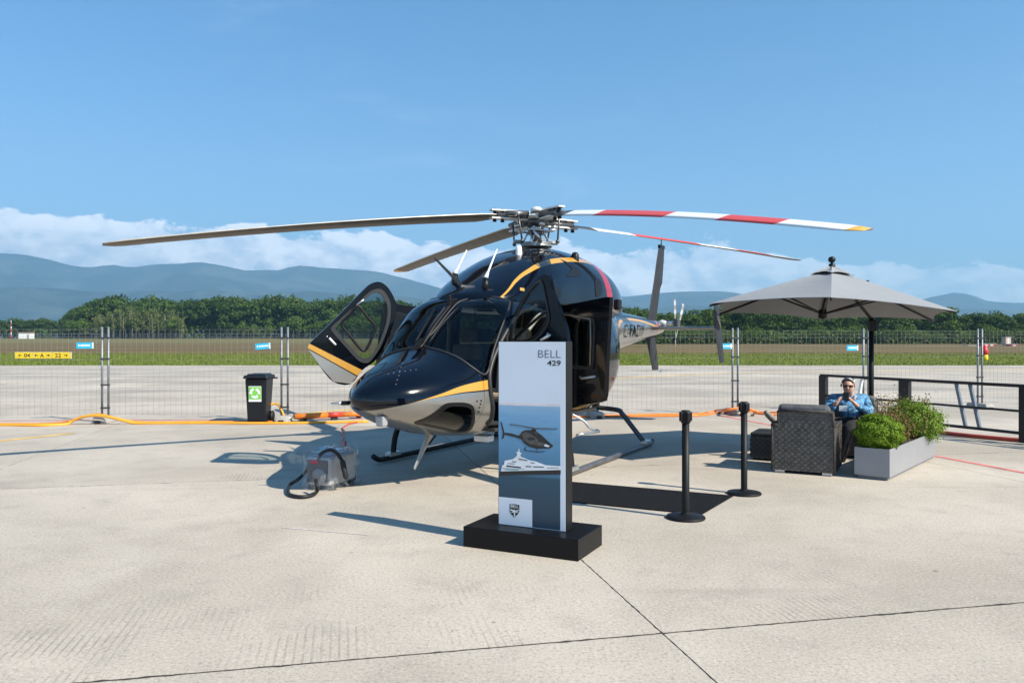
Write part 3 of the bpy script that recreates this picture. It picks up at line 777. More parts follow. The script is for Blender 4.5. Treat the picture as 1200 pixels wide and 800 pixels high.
for mir in (False, True):
    w_, c_ = (mirror(WS), mirror(CHIN)) if mir else (WS, CHIN)
    g = patch(BODY, w_, .004, WINDG, 'windscreen_pane', heli, 10, .012); rim(BODY, w_, .014, SEAL, 'window_seal', g, .002)
    g = patch(BODY, shrink(c_, .9), .002, DARKG, 'chin_window', heli, 8); 
    band = MB(); a_ = [BODY.at(q, .006) for q in c_]; b_ = [BODY.at(q, .006) for q in shrink(c_, .80)]; n_ = len(a_)
    band.add(a_ + b_, [(i, (i + 1) % n_, n_ + (i + 1) % n_, n_ + i) for i in range(n_)], 0, True).build('window_frame', BLACK, g, XF)
# posts and door frames
mid_post = [BODY.at((t_, math.pi / 2), .01) for t_ in np.linspace(5.75, 9.1, 14)]
MB().tube(mid_post, .030, 8, flat=.8).build('windscreen_centre_post', BLACK, heli, XF)
def side_line(xz, s, n=5):
    out = []
    for v in smooth_pts([Vector((a, 0, b)) for a, b in xz], n, True):
        t_ = np.interp(-v.x, -BODY.st[:, 0], np.arange(BODY.n)); r_ = BODY.row(np.array(t_))
        for _ in range(6): r_ = BODY.row(np.array(t_)); t_ += (r_[0] - v.x) * .8 / max(.05, abs(BODY.st[int(t_), 0] - BODY.st[min(int(t_) + 1, BODY.n - 1), 0]))
        r_ = BODY.row(np.array(t_)); up = v.z >= r_[4]; h = abs((v.z - r_[4]) / ((r_[2] - r_[4]) if up else (r_[4] - r_[1]))); e = r_[5] if up else r_[6]
        y = r_[3] * max(0, 1 - min(1, h) ** e) ** (1 / e); out.append(Vector((v.x, s * y, v.z)))
    return out
def side_y(x, z): return side_line([(x, z), (x, z), (x, z)], 1, 1)[0].y
for s in (1, -1):
    for dr in (DOOR_F, DOOR_R): MB().tube(side_line(dr, s), .03, 6, True).build('door_frame', SEAL, heli, XF)

for s in (1, -1): MB().tube(smooth_pts([(1.95, s * .84, 1.86), (1.62, s * .86, 2.06), (1.22, s * .87, 2.07), (1.10, s * .89, 1.95), (1.09, s * .91, 1.5), (1.09, s * .90, .8)], 5), .035, 8).build('pillar_trim', mat('cream_trim', (.58, .50, .40), .5), heli, XF)
# ---- cabin inside
b = MB(); b.box((1.0, 0, .64), (3.3, 1.5, .04)); b.build('cabin_floor', INTERIOR, heli, XF)
b = MB(); b.box((-.72, 0, 1.45), (.05, 1.55, 1.55)); b.build('rear_bulkhead', INTERIOR, heli, XF, .01)
b = MB(); b.box((.4, 0, 2.24), (2.6, 1.2, .05)); b.build('cabin_ceiling', mat('grey_headliner', (.16, .155, .15), .7), heli, XF)
b = MB(); b.box((2.78, 0, 1.28), (.28, 1.1, .34)); b.box((2.72, 0, 1.47), (.40, 1.18, .05)); b.box((2.86, 0, 1.10), (.10, 1.30, .62), None, 0, 1.12); b.build('instrument_panel', BLACK, heli, XF, .015)
b = MB(); b.box((2.2, 0, .95), (.9, .26, .5)); b.build('centre_console', BLACK, heli, XF, .02)
scr = mat('cockpit_screen', (.02, .03, .04), .15, 0, .1, 20)
for yy in (-.32, .0, .32): MB().box((2.635, yy, 1.32), (.01, .24, .18)).build('display_screen', scr, heli, XF)
def seat(x, y, w, m):
    # seat base, cushion, backrest and headrest as parts of one seat
    base = MB().box((x, y, .80), (.40, w * .8, .28)).build('seat', BLACK, heli, XF, .02)
    MB().box((x + .02, y, .98), (.50, w, .12)).build('cushion', m, base, XF, .04)
    ax = (Vector((1, 0, .18)).normalized(), Vector((0, 1, 0)), Vector((-.18, 0, 1)).normalized())
    MB().box((x - .26, y, 1.34), (.13, w, .68), ax).build('backrest', m, base, XF, .04)
    MB().box((x - .33, y, 1.80), (.11, w * .6, .2), ax).build('headrest', m, base, XF, .04)
for yy in (.38, -.38): seat(1.72, yy, .46, LEATHER)
for yy in (.52, 0, -.52): seat(-.28, yy, .46, LEATHER); seat(1.02, yy, .50, INTERIOR)
for yy in (.38, -.38): MB().tube([(1.45, yy + .16, 2.2), (1.5, yy + .12, 1.75), (1.62, yy - .14, 1.1)], .018, 5, flat=.3).build('seat_belt', TAN, heli, XF)
MB().tube([(2.1, .05, .7), (2.25, .38, 1.0), (2.3, .38, 1.22)], .017, 6).build('control_stick', BLACK, heli, XF)

# ---- doors, each hung on its own plane
def door_plane(hpx, hd, opx, od):
    h = P(hpx, HOR, hd); o = P(opx, HOR, od); u = (o - h); u.z = 0; u.normalize(); n = Vector((u.y, -u.x, 0))
    if n.y > 0: n = -n                                            # towards the camera side: the outer face
    def at(px, py):
        r = Vector(((px - 600) / F, 1, (HOR - py) / F)); c = Vector((0, 0, EYE)); s = (h - c).dot(n) / r.dot(n); return c + r * s
    return at, n
def make_door(name, at, n, outline, hole, stripe=None, low=None, gmat=CLEARG, handle=None, vent=None, latch=None, thick=.045, trim=None, sealw=.045):
    out = smooth_pts([Vector((x, y, 0)) for x, y in outline], 3, True); hol = smooth_pts([Vector((x, y, 0)) for x, y in hole], 4, True)
    # the panel: a band between outline and window opening, resampled by angle so both rings match
    c = Vector((sum(p.x for p in hol) / len(hol), sum(p.y for p in hol) / len(hol), 0)); N = 96
    def ray(poly, a):
        best = 0; dx, dy = math.cos(a), math.sin(a)
        for i in range(len(poly)):
            p, q = poly[i] - c, poly[(i + 1) % len(poly)] - c; ex, ey = q.x - p.x, q.y - p.y; den = dx * ey - dy * ex
            if abs(den) < 1e-9: continue
            t_ = (p.x * ey - p.y * ex) / den; s_ = (p.x * dy - p.y * dx) / den
            if -1e-6 <= s_ <= 1 + 1e-6 and t_ > best: best = t_
        return c + Vector((dx, dy, 0)) * best
    A = [2 * math.pi * i / N for i in range(N)]
    O = [ray(out, a) for a in A]; Hh = [ray(hol, a) for a in A]
    W = lambda v, off=0.: at(v.x, v.y) + n * off
    d = MB().ring([W(p) for p in O], [W(p) for p in Hh], -n * thick).build(name, NAVY, heli, world=True)
    if stripe:                                                    # gold band and silver foot laid on the outer skin
        MB().prism([W(Vector((x, y, 0)), .004) for x, y in stripe], -n * .004).build('gold_stripe', GOLD, d, world=True)
    if low: MB().prism([W(Vector((x, y, 0)), .003) for x, y in low], -n * .003).build('silver_foot_panel', SILVER, d, world=True)
    H2 = [c + (p - c) * (1 - sealw * 2.2) for p in Hh]
    MB().ring([W(c + (p - c) * 1.03, .012) for p in Hh], [W(p, .012) for p in H2], -n * .03).build('window_frame', SEAL, d, world=True)
    MB().prism([W(p, -.012) for p in Hh], -n * .004).build('window', gmat, d, world=True)
    if vent: MB().tube([W(v, .004) for v in smooth_pts([Vector((x, y, 0)) for x, y in vent], 4, True)], .018, 6, True).build('vent_frame', BLACK, d, world=True)
    if handle:
        (x0, y0), (x1, y1) = handle; MB().tube([W(Vector((x0, y0, 0)), .02), W(Vector((x1, y1, 0)), .02)], .022, 8, flat=.6).build('door_handle', WHITE, d, world=True)
        MB().tube([W(Vector((x0 - 3, y0 - 2, 0)), .01), W(Vector((x0 - 2, y0 - 1.4, 0)), .012)], .014, 8).build('door_lock', STEEL, d, world=True)
    if latch: MB().tube([W(Vector((*latch[0], 0)), .01), W(Vector((*latch[1], 0)), .03)], .012, 6).build('latch', STEEL, d, world=True)
    if trim: MB().tube([W(Vector((x, y, 0)), .012) for x, y in trim], .011, 6).build('window_trim', mat('brass_trim', (.42, .33, .22), .35, .4), d, world=True)
    return d
at, n = door_plane(482, 9.78, 367, 9.33)
make_door('crew_door', at, n,
 [(363, 402), (385, 381), (405, 361), (428, 337.5), (436, 331.8), (445, 330.2), (454, 336), (461.3, 347.6), (464.5, 358), (464, 370), (461, 380), (454, 398), (447, 412), (438, 424), (424, 434), (411, 450), (391, 447.5), (376, 430), (360.3, 408)],
 [(389.5, 383), (400, 373.5), (418, 357), (431, 344.5), (441, 339.5), (449, 342), (455.5, 352.5), (457, 362), (455.3, 378), (447.5, 400.5), (438, 418), (429.6, 424), (420, 421), (408.5, 409), (391, 389)],
 stripe=[(362.6, 402.5), (424.5, 433.6), (418.8, 440), (360.4, 407.6)], low=[(360.8, 409), (418, 441), (411, 449.5), (391, 447), (376, 430)],
 handle=((385.5, 396), (393, 404)), vent=[(419, 358), (430, 371), (439, 381.5), (436, 394), (431, 406), (426, 411), (419, 405), (409, 392), (400, 379.5), (410, 368)], latch=((417.5, 357.5), (426, 351)))
at, n = door_plane(600, 9.2, 661, 8.47)
make_door('crew_door', at, n,
 [(596.7, 393), (603.5, 366), (615.5, 343.5), (626, 330), (634, 322.7), (640, 321), (643.5, 325), (647, 341), (653, 355.5), (657, 368), (663, 384), (665, 400), (666, 430), (655, 452), (620, 455), (600, 440), (594, 415)],
 [(599.7, 391), (605, 367.5), (617, 345), (627.5, 332.2), (633.5, 328.6), (636.8, 333), (640, 348), (643, 363), (644, 374), (641, 383), (630.5, 396), (618, 402), (603, 402)],
 stripe=[(594.6, 418), (666, 436), (666, 443), (594.6, 424)], low=[(595, 426), (665.5, 444), (655, 452), (620, 455), (601, 441)], handle=((645.5, 392.6), (636, 398.3)),
 vent=[(603, 398), (622, 380), (640, 366), (641, 376), (632, 390), (618, 399)], sealw=.03)
at, n = door_plane(658, 10.2, 714, 9.2)
make_door('cabin_door', at, n,
 [(652, 361), (662, 357.5), (690, 352), (712, 347.6), (714.6, 348), (714, 362), (712, 400), (710.4, 430), (709.2, 464), (706, 470), (690, 473.2), (670, 474.3), (655, 474.6), (650, 470), (650, 420)],
 [(659, 368), (675, 370), (693, 373.6), (697, 376), (697, 400), (695.5, 428), (690, 432), (672, 431), (658, 430), (656.5, 400)],
 gmat=DARKG, handle=((683.5, 443.2), (698, 441)), trim=[(660, 368.2), (676, 370.6), (693, 373.8), (693.2, 400), (692.4, 428)])
at, n = door_plane(535, 10.9, 446, 11.1)
make_door('cabin_door', at, n,
 [(450, 355), (454, 354.2), (480, 358.5), (510, 361), (536, 363), (538, 400), (536, 440), (526, 452), (480, 450), (450, 444), (441, 430), (442.5, 404), (446.5, 372)],
 [(457, 366), (480, 369), (510, 371), (526, 373), (527, 400), (524, 415), (500, 417), (470, 414), (452, 411), (453, 385)],
 stripe=[(441, 425), (537, 433), (537, 438), (441, 430)], low=[(442, 432), (536.5, 440), (526, 452), (480, 450), (450, 444)], gmat=DARKG)

# ---- landing gear
for s in (1, -1):
    pts = [(2.26, s * 1.40, .12), (2.16, s * 1.40, .07), (2.0, s * 1.40, .05), (1.2, s * 1.40, .05), (-.8, s * 1.40, .05), (-1.38, s * 1.40, .05), (-1.5, s * 1.40, .09)]
    sk = MB().tube(smooth_pts(pts, 5), .038, 10).build('landing_skid', mat('skid_grey', (.12, .12, .125), .4, .5, .25, 6) if s > 0 else BLACKP, heli, XF)
    for x_ in (1.8, -1.15): MB().box((x_, s * 1.40, .10), (.26, .10, .06)).build('skid_saddle', STEEL, sk, XF, .01)
for x_ in (1.8, -1.15):
    q_ = [(1.40, .08), (1.36, .36), (1.24, .55), (.95, .63)] if x_ > 0 else [(1.40, .06), (1.14, .37), (1.00, .53), (.86, .60)]
    pts = [(x_, -a_, b_) for a_, b_ in q_] + [(x_, 0, .63)] + [(x_, a_, b_) for a_, b_ in reversed(q_)]
    MB().tube(smooth_pts(pts, 5), .042 if x_ > 0 else .040, 10).build('cross_tube', BLACKP if x_ > 0 else mat('gear_paint', (.05, .06, .07), .3, .3, .2, 6), heli, XF)
def px_tube(pts, r, name, m, n=4, parent=None): return MB().tube([Wl(v) for v in smooth_pts([P(*q) for q in pts], n)], r, 8).build(name, m, parent or heli, XF)
px_tube([(668, 484, 10.3), (684, 493, 10.3), (692, 502, 10.25), (702, 505, 10.2), (676, 509.5, 9.9)], .018, 'boarding_step', STEEL, 3)
# wire cutters, probes, lamps under and over the nose
def blade_part(name, m, root, tip, w0, w1, th, axis):
    a, b_ = Vector(root), Vector(tip); ax = Vector(axis).normalized(); d = (b_ - a).normalized(); w = (ax - d * ax.dot(d)).normalized(); nn = d.cross(w)
    v = []
    for q, ww, tt in ((a, w0, th), (b_, w1, th * .6)):
        v += [q - w * ww / 2, q + nn * tt / 2, q + w * ww / 2, q - nn * tt / 2]
    return MB().add(v, [(0, 1, 5, 4), (1, 2, 6, 5), (2, 3, 7, 6), (3, 0, 4, 7), (3, 2, 1, 0), (4, 5, 6, 7)]).build(name, m, heli, XF)
blade_part('wire_cutter', SILVER, (2.93, 0, .60), (3.27, 0, .20), .14, .045, .03, (1, 0, 0))
MB().tube([(2.78, 0, .57), (2.96, 0, .46)], .012, 6).build('cutter_brace', BLACK, heli, XF)
top = BODY.at(BODY.pick(526, 345)); top.y = 0
blade_part('wire_cutter', BLACK, (top.x - .02, 0, top.z - .03), tuple(toL(509, 302, (Lw((top.x + .12, 0, 2.7))).y)), .17, .07, .03, (1, 0, 0))
MB().tube([(top.x - .02, 0, top.z + .14), (top.x - .42, 0, top.z + .10)], .016, 6).build('cutter_brace', BLACK, heli, XF)
b = MB(); b.box((2.45, 0, 2.22), (.14, .06, .10)); b.box((2.48, 0, 2.28), (.06, .035, .06)); b.build('cutter_base', BLACK, heli, XF, .015)
foot = BODY.at(BODY.pick(489, 409)); foot.y = 0
b = MB(); b.add([(foot.x + .18, -.02, foot.z - .02), (foot.x - .05, -.02, foot.z + .13), (foot.x - .16, -.02, foot.z + .04), (foot.x + .18, .02, foot.z - .02), (foot.x - .05, .02, foot.z + .13), (foot.x - .16, .02, foot.z + .04)], [(0, 1, 2), (5, 4, 3), (0, 3, 4, 1), (1, 4, 5, 2), (2, 5, 3, 0)]); b.build('cable_deflector', BLACK, heli, XF)
for (bx, by, tx, ty) in ((533, 331, 547, 293), (569, 336, 582.5, 292)):
    tp = COWL.pick(bx, by); q = COWL.at(tp); d_ = Lw(q).y; qb = toL(bx, by - 10, d_ + .02); qt = toL(tx, ty, d_ + .1)
    a_ = MB().tube([q - Vector((0, 0, .06)), qb], [.05, .044], 12).build('antenna', BLACK, heli, XF)
    MB().tube([qb, qb.lerp(qt, .10), qb.lerp(qt, .24), qt], [.040, .024, .014, .008], 10).build('whip', WHITE, a_, XF)
MB().lathe([(.0, .13), (.035, .12), (.045, .06), (.05, -.03)], tuple(COWL.at(COWL.pick(608, 298))), 14).build('beacon', WHITE, heli, XF)
MB().lathe([(.0, .10), (.04, .09), (.06, .05), (.06, -.05)], tuple(COWL.at(COWL.pick(674, 303))), 14).build('exhaust_cap', BLACK, heli, XF)
q = BODY.at(BODY.pick(409, 472)); qa = toL(388, 472.5, Lw(q).y); m_ = q.lerp(qa, .42)
pt = MB().tube([q, m_], .024, 8).build('pitot_tube', BLACK, heli, XF); MB().tube([m_, q.lerp(qa, .62), qa], [.018, .014, .008], 8).build('probe_tip', STEEL, pt, XF)
q = BODY.at(BODY.pick(446, 488)); MB().box(q + Vector((-.02, 0, -.05)), (.09, .10, .12), taper=1.15).build('landing_lamp', mat('lamp_lens', (.30, .31, .32), .2), heli, XF, .015)
MB().box((2.20, .34, .47), (.16, .22, .08)).build('belly_fairing', WHITE, heli, XF, .015)
for (x0, y0, x1, y1) in ((533, 418, 556, 402),): pass
for s, pxs in ((1, [(504, 412), (507, 402), (516, 386), (525, 372)]),):
    for sg in (1, -1): MB().tube([BODY.at((t_, math.pi / 2 - sg * .075), .035) for t_ in np.linspace(6.1, 8.3, 8)], .011, 6).build('wiper', BLACK, heli, XF)
# little screws and latches on the nose hatch
b = MB()
for k in range(6):
    for q in ((455 + k * 6.5, 438 - k * 1.0), (464 + k * 1.5, 450 - k * 5)): b.lathe([(0, .004), (.006, .003), (.007, -.004)], BODY.at(BODY.pick(*q)), 6)
tag(b.build('nose_fastener', mat('fastener_grey', (.16, .165, .18), .4), heli, XF), kind='stuff')
b = MB()
for (x_, y_) in ((559, 470), (563, 473), (562, 477), (561, 482), (564, 469)): b.lathe([(0, .008), (.012, .006), (.012, -.004)], BODY.at(BODY.pick(x_, y_)), 8, axis=(0.2, 1, 0))
tag(b.build('drain_hole', RUBBER, heli, XF), kind='stuff')
# roof air scoop outlines and engine inlet (dark openings in the cowl)
for name, pts in (('air_inlet', [(656, 304), (668, 309), (678, 316), (681, 322), (674, 324), (664, 323.5), (671, 318), (668, 311)]), ('cowl_vent', [(697, 328), (704, 329), (704, 345), (698, 346)]), ('hatch_outline', [(646, 340), (652, 337), (657, 341), (656, 348), (650, 348)])):
    q = px_poly(COWL, pts, 4); patch(COWL, q, .006, BLACK, name, heli, 4)
for (x_, y_, w_) in ((612, 339, 5), (621, 341.5, 3)):
    q = [COWL.pick(x_ - w_ / 2, y_ - 1.8), COWL.pick(x_ + w_ / 2, y_ - 1.2), COWL.pick(x_ + w_ / 2, y_ + 2), COWL.pick(x_ - w_ / 2, y_ + 1.4)]; patch(COWL, q, .004, GOLD, 'gold_decal', heli, 2)
b = MB(); b.box(toL(724, 357, 11.6), (.16, .09, .17)); b.build('side_mirror', BLACK, heli, XF, .02)

# ---- tail
def foil(name, m, stations, th=.12, parent=None):
    """surface through (leading point, trailing point) pairs, lens shaped"""
    v, fs = [], []; prof = [(0, 0), (.08, .5), (.3, 1), (.6, .75), (1, .06)]
    nn_all = []
    for i, (a, b_) in enumerate(stations):
        a, b_ = Vector(a), Vector(b_); ch = b_ - a; j = i + 1 if i + 1 < len(stations) else i; k = j - 1
        span = (Vector(stations[j][0]) - Vector(stations[k][0])); nn = ch.cross(span).normalized(); h = ch.length * th / 2
        row = [a + ch * f + nn * (h * g_) for f, g_ in prof] + [a + ch * f - nn * (h * g_) for f, g_ in reversed(prof[1:])]
        v += row
    m_ = len(row)
    for i in range(len(stations) - 1): fs += [(i * m_ + k, i * m_ + (k + 1) % m_, (i + 1) * m_ + (k + 1) % m_, (i + 1) * m_ + k) for k in range(m_)]
    fs += [tuple(reversed(range(m_))), tuple((len(stations) - 1) * m_ + k for k in range(m_))]
    return MB().add(v, fs).build(name, m, parent or heli, XF)
FIN = mat('grey_fin_paint', (.028, .030, .035), .6, 0, .12, 3, spec=.2)
fin = foil('tail_fin', FIN, [((-5.45, 0, 2.05), (-6.05, 0, 2.0)), ((-5.58, 0, 2.35), (-6.12, 0, 2.3)), ((-5.85, 0, 2.9), (-6.38, 0, 2.9)), ((-5.9, 0, 3.0), (-6.52, 0, 3.02)), ((-6.13, 0, 3.55), (-6.64, 0, 3.55)), ((-6.25, 0, 3.80), (-6.68, 0, 3.80))], .13)
MB().box((-6.46, 0, 3.84), (.32, .07, .08)).build('fin_tip_light', BLACK, fin, XF, .01)
MB().tube([(-6.45, 0, 3.85), (-6.46, 0, 4.0)], .012, 6).build('fin_antenna', BLACK, fin, XF)
foil('ventral_fin', FIN, [((-5.35, 0, 1.82), (-5.95, 0, 1.9)), ((-5.62, 0, 1.35), (-6.15, 0, 1.38)), ((-5.8, 0, 1.06), (-6.25, 0, 1.06))], .12)
MB().tube([(-6.2, 0, 1.06), (-6.42, 0, 1.0), (-6.5, 0, 1.05)], .012, 6).build('tail_skid', STEEL, heli, XF)
STAB = mat('stabiliser_paint', (.05, .05, .054), .4, 0, .12, 3, coat=.2)
for s in (1, -1):
    st = foil('stabiliser', STAB, [((-4.95, s * .2, 1.98), (-5.55, s * .2, 1.96)), ((-5.0, s * 1.55, 1.98), (-5.5, s * 1.55, 1.96))], .12)
    ep = foil('end_plate', FIN, [((-4.85, s * 1.58, 2.45), (-5.25, s * 1.58, 2.45)), ((-4.95, s * 1.57, 1.97), (-5.55, s * 1.57, 1.97)), ((-5.35, s * 1.58, 1.25), (-5.75, s * 1.58, 1.25))], .1, st)
    MB().box((-5.2, s * 1.605, 2.1), (.35, .006, .06), (Vector((.8, 0, .6)), Vector((0, 1, 0)), Vector((-.6, 0, .8)))).build('gold_stripe', GOLD, ep, XF)
# tail rotor on the left of the fin
tr = MB().tube([(-6.2, .02, 2.1), (-6.2, .44, 2.1)], .05, 10).build('tail_rotor_shaft', STEEL, heli, XF)
MB().lathe([(.03, .12), (.07, .09), (.085, 0), (.06, -.06)], (-6.2, .1, 2.1), 14, (0, 1, 0)).build('tail_gearbox', HUBWHITE, tr, XF)
MB().box((-6.2, .44, 2.1), (.2, .1, .2)).build('tail_rotor_hub', DARKSTEEL, tr, XF, .02)
TRB = mat('striped_tail_blade', (.7, .7, .7), .4)
def tail_blade_mat():
    m = bpy.data.materials.new('striped_tail_blade_paint'); m.use_nodes = True; t = NT(m.node_tree); b = t.n['Principled BSDF']
    oc = t.new('ShaderNodeTexCoord').outputs['Object']; s_ = t.new('ShaderNodeSeparateXYZ'); t.link(oc, s_.inputs[0])
    zz = t.m('ABSOLUTE', t.m('SUBTRACT', s_.outputs[2], 2.1 * K)); q = t.m('FRACT', t.m('MULTIPLY', zz, 5.5)); t.link(t.mix(t.m('GREATER_THAN', q, .5), (.42, .42, .43), (.20, .20, .21)), b.inputs[0]); b.inputs['Roughness'].default_value = .4; return m
TRB = tail_blade_mat()
for k, (a_, yy) in enumerate(((86, .40), (266, .40), (128, .49), (308, .49))):
    ca_, sa_ = math.cos(R(a_)), math.sin(R(a_)); q0 = Vector((-6.2 + ca_ * .1, yy, 2.1 + sa_ * .1)); q1 = Vector((-6.2 + ca_ * .54, yy, 2.1 + sa_ * .54)); w = Vector((-sa_, .25, ca_)) * .042
    foil('tail_rotor_blade', TRB, [(q0 - w * .6, q0 + w * .6), (q0.lerp(q1, .3) - w, q0.lerp(q1, .3) + w), (q1 - w, q1 + w)], .12, tr)
# registration on the boom
tv, tf, asp = text_mesh('C-FADY', -.008); x0, x1, z0, z1 = -2.95, -4.45, 1.77, 2.02
v = []
for u_, w_ in tv:
    x_ = x0 + (x1 - x0) * u_; z_ = z0 + (z1 - z0) * w_ + .02 * u_; v.append(Vector((x_, side_y(x_, z_) + .016, z_)))
MB().add(v, tf).build('registration_lettering', BLACK, heli, XF)

# ---- main rotor
mast_z = 3.60
HX = 0.0
b = MB(); b.tube([(HX, 0, 3.05), (HX, 0, 3.72)], .085, 16); b.lathe([(.085, 3.36), (.125, 3.37), (.125, 3.41), (.10, 3.43), (.12, 3.47), (.085, 3.49)], (HX, 0, 0)); b.build('rotor_mast', DARKSTEEL, heli, XF)
b = MB(); b.lathe([(.08, 3.165), (.25, 3.17), (.26, 3.19), (.22, 3.205), (.24, 3.22), (.22, 3.245), (.10, 3.255)], (HX, 0, 0), 28)
for k in range(4):
    a = R(45 + 90 * k); b.tube([(HX + .2 * math.cos(a), .2 * math.sin(a), 3.25), (HX + .36 * math.cos(a), .36 * math.sin(a), 3.25)], .03, 8)
b.build('swashplate', mat('swashplate_grey', (.26, .27, .27), .4, .4, .2, 14), heli, XF)
AZ = {'A': 205, 'B': 119.5, 'C': 298.5, 'D': 31.0}
TIP = {'A': (120, 286), 'B': (463, 318), 'C': (1020, 269), 'D': (935, 305)}
TOPM = bpy.data.materials.new('blade_top_paint')
def blade_top(m):
    m.use_nodes = True; t = NT(m.node_tree); b = t.n['Principled BSDF']; uv = t.new('ShaderNodeAttribute'); uv.attribute_name = 'span'; f = uv.outputs['Fac']
    oc = t.new('ShaderNodeTexCoord').outputs['Object']; red = t.mix(t.noise(oc, 3, 3), (.56, .05, .045), (.64, .075, .06)); wht = (.74, .74, .73)
    c = red
    for a_, b_, col in ((0, .235, wht), (.505, .67, wht), (.825, .98, wht), (.972, 1.01, (.72, .36, .06))):
        c = t.mix(t.m('MULTIPLY', t.m('GREATER_THAN', f, a_ - .0001), t.m('LESS_THAN', f, b_)), c, col)
    c = t.mix(t.m('LESS_THAN', f, .09), c, (.03, .03, .03))
    t.link(c, b.inputs['Base Color']); b.inputs['Roughness'].default_value = .4
blade_top(TOPM)
UNDER = mat('blade_underside', (.13, .105, .082), .5, 0, .15, 3); LEADING = mat('blade_leading_edge', (.55, .53, .47), .35, .5, .1, 4); TIPY = mat('blade_tip_orange', (.6, .3, .06), .5)
hub_w = Lw((HX, 0, mast_z))
def main_blade(key):
    az = R(AZ[key]); tx, ty = TIP[key]; out = Vector((math.cos(az), math.sin(az), 0)); lead = Vector((-out.y, out.x, 0))
    # length along the azimuth where the sight line through the tip pixel meets this vertical plane
    u = (tx - 600) / F; L = (hub_w.x - u * hub_w.y) / (u * out.y - out.x)
    tip = hub_w + out * L; zt = EYE + (HOR - ty) * tip.y / F
    r0_ = .52; z0_ = hub_w.z + (.03 if key in 'AC' else -.04); nspan = 44; prof = [(0, 0), (.04, .55), (.15, .95), (.35, 1.0), (.65, .6), (1, .05)]
    up_, lo_ = [], []; V, span = [], []; th = .034; ch0 = .28
    for i in range(nspan + 1):
        s_ = i / nspan; r = r0_ + (L - r0_) * s_; dz = (zt - z0_) * (.72 * s_ + .28 * s_ ** 2)
        ch = ch0 * (min(1, .45 + s_ * 9)) * (1 if s_ < .95 else 1 - ((s_ - .95) / .05) ** 2 * .55); pitch = R((20 if key == 'C' else 17) - 9.0 * s_)
        cdir = (lead * math.cos(pitch) + Vector((0, 0, math.sin(pitch)))); ndir = Vector((0, 0, math.cos(pitch))) - lead * math.sin(pitch)
        c = hub_w + out * r; c.z = z0_ + dz
        row = []
        for f, g in prof: row.append(c + cdir * ch * (.3 - f) + ndir * (th * .5 * g * ch / ch0))
        for f, g in reversed(prof[1:-1]): row.append(c + cdir * ch * (.3 - f) - ndir * (th * .5 * g * ch / ch0))
        V += row; span += [s_] * len(row)
    m = len(row); b = MB(); b.v = [tuple(q) for q in V]; npf = len(prof)
    for i in range(nspan):
        for k in range(m):
            k2 = (k + 1) % m; b.f.append((i * m + k, i * m + k2, (i + 1) * m + k2, (i + 1) * m + k)); top_side = k < npf - 1
            mi = (0 if top_side else 1)
            if k in (0, m - 1): mi = 2
            if i >= nspan - 2 and not top_side and key == 'B': mi = 3
            b.mi.append(mi); b.sm.append(True)
    b.f.append(tuple(nspan * m + k for k in range(m))); b.mi.append(1); b.sm.append(False); b.f.append(tuple(reversed(range(m)))); b.mi.append(1); b.sm.append(False)
    o = b.build('main_rotor_blade', [TOPM, UNDER, LEADING, TIPY], heli, world=True)
    at_ = o.data.attributes.new('span', 'FLOAT', 'POINT'); at_.data.foreach_set('value', span)
    # grip, yoke arm, damper and pitch link of this blade
    c0_ = hub_w.copy(); c0_.z = z0_
    g_ = MB(); 
    for zz in (.055, -.055):
        pp = [c0_ + out * .12 + Vector((0, 0, zz)) + lead * .05, c0_ + out * .45 + Vector((0, 0, zz)) + lead * .075, c0_ + out * .70 + Vector((0, 0, zz)) + lead * .05, c0_ + out * .70 + Vector((0, 0, zz)) - lead * .05, c0_ + out * .45 + Vector((0, 0, zz)) - lead * .09, c0_ + out * .12 + Vector((0, 0, zz)) - lead * .05]
        g_.prism(pp, Vector((0, 0, .022)))
    g_.build('blade_grip', HUBWHITE, heli, world=True)
    for r_ in (.52, .64):
        bt = MB(); bt.tube([c0_ + out * r_ + Vector((0, 0, -.085)), c0_ + out * r_ + Vector((0, 0, .09))], .02, 8); bt.lathe([(0, -.10), (.028, -.095), (.028, -.07), (0, -.065)], c0_ + out * r_, 8); bt.build('grip_bolt', BLACK, heli, world=True)
    MB().tube([c0_ + out * .16, c0_ + out * .62], [.075, .075], 8, flat=.6).build('flexbeam', DARKSTEEL, heli, world=True)
    MB().tube([c0_ + out * .2 + lead * .16 + Vector((0, 0, .02)), c0_ + out * .52 + lead * .13 + Vector((0, 0, .02))], [.045, .03], 10).build('damper', DARKSTEEL, heli, world=True)
    base = hub_w + out * .30 + lead * .18; base.z = Lw((0, 0, 3.24)).z; topp = c0_ + out * .36 + lead * .17
    pl_ = MB().tube([base, topp], .014, 8); pl_.lathe([(.0, .03), (.026, .02), (.026, -.02), (0, -.03)], base, 8); pl_.lathe([(.0, .03), (.026, .02), (.026, -.02), (0, -.03)], topp, 8); pl_.build('pitch_link', DARKSTEEL, heli, world=True)
    MB().tube([topp, topp - lead * .1 + out * .1], .022, 8).build('pitch_horn', HUBWHITE, heli, world=True)
for k_ in 'ABCD': main_blade(k_)
for z_, rr in ((3.64, .30), (3.56, .30)):
    b = MB()
    for k in range(4):
        a = math.pi * .5 * k + R(45) ; b.lathe([(.0, .05), (.045, .045), (.055, 0), (.045, -.045), (0, -.05)], (HX + .17 * math.cos(a), .17 * math.sin(a), z_), 10)
    b.lathe([(0, .035), (.17, .03), (.2, 0), (.17, -.03), (0, -.035)], (HX, 0, z_), 20); b.build('hub_yoke', HUBWHITE if z_ > 3.6 else DARKSTEEL, heli, XF)
BRONZE = mat('bronze_bearing', (.30, .17, .07), .4, .6, .2, 12)
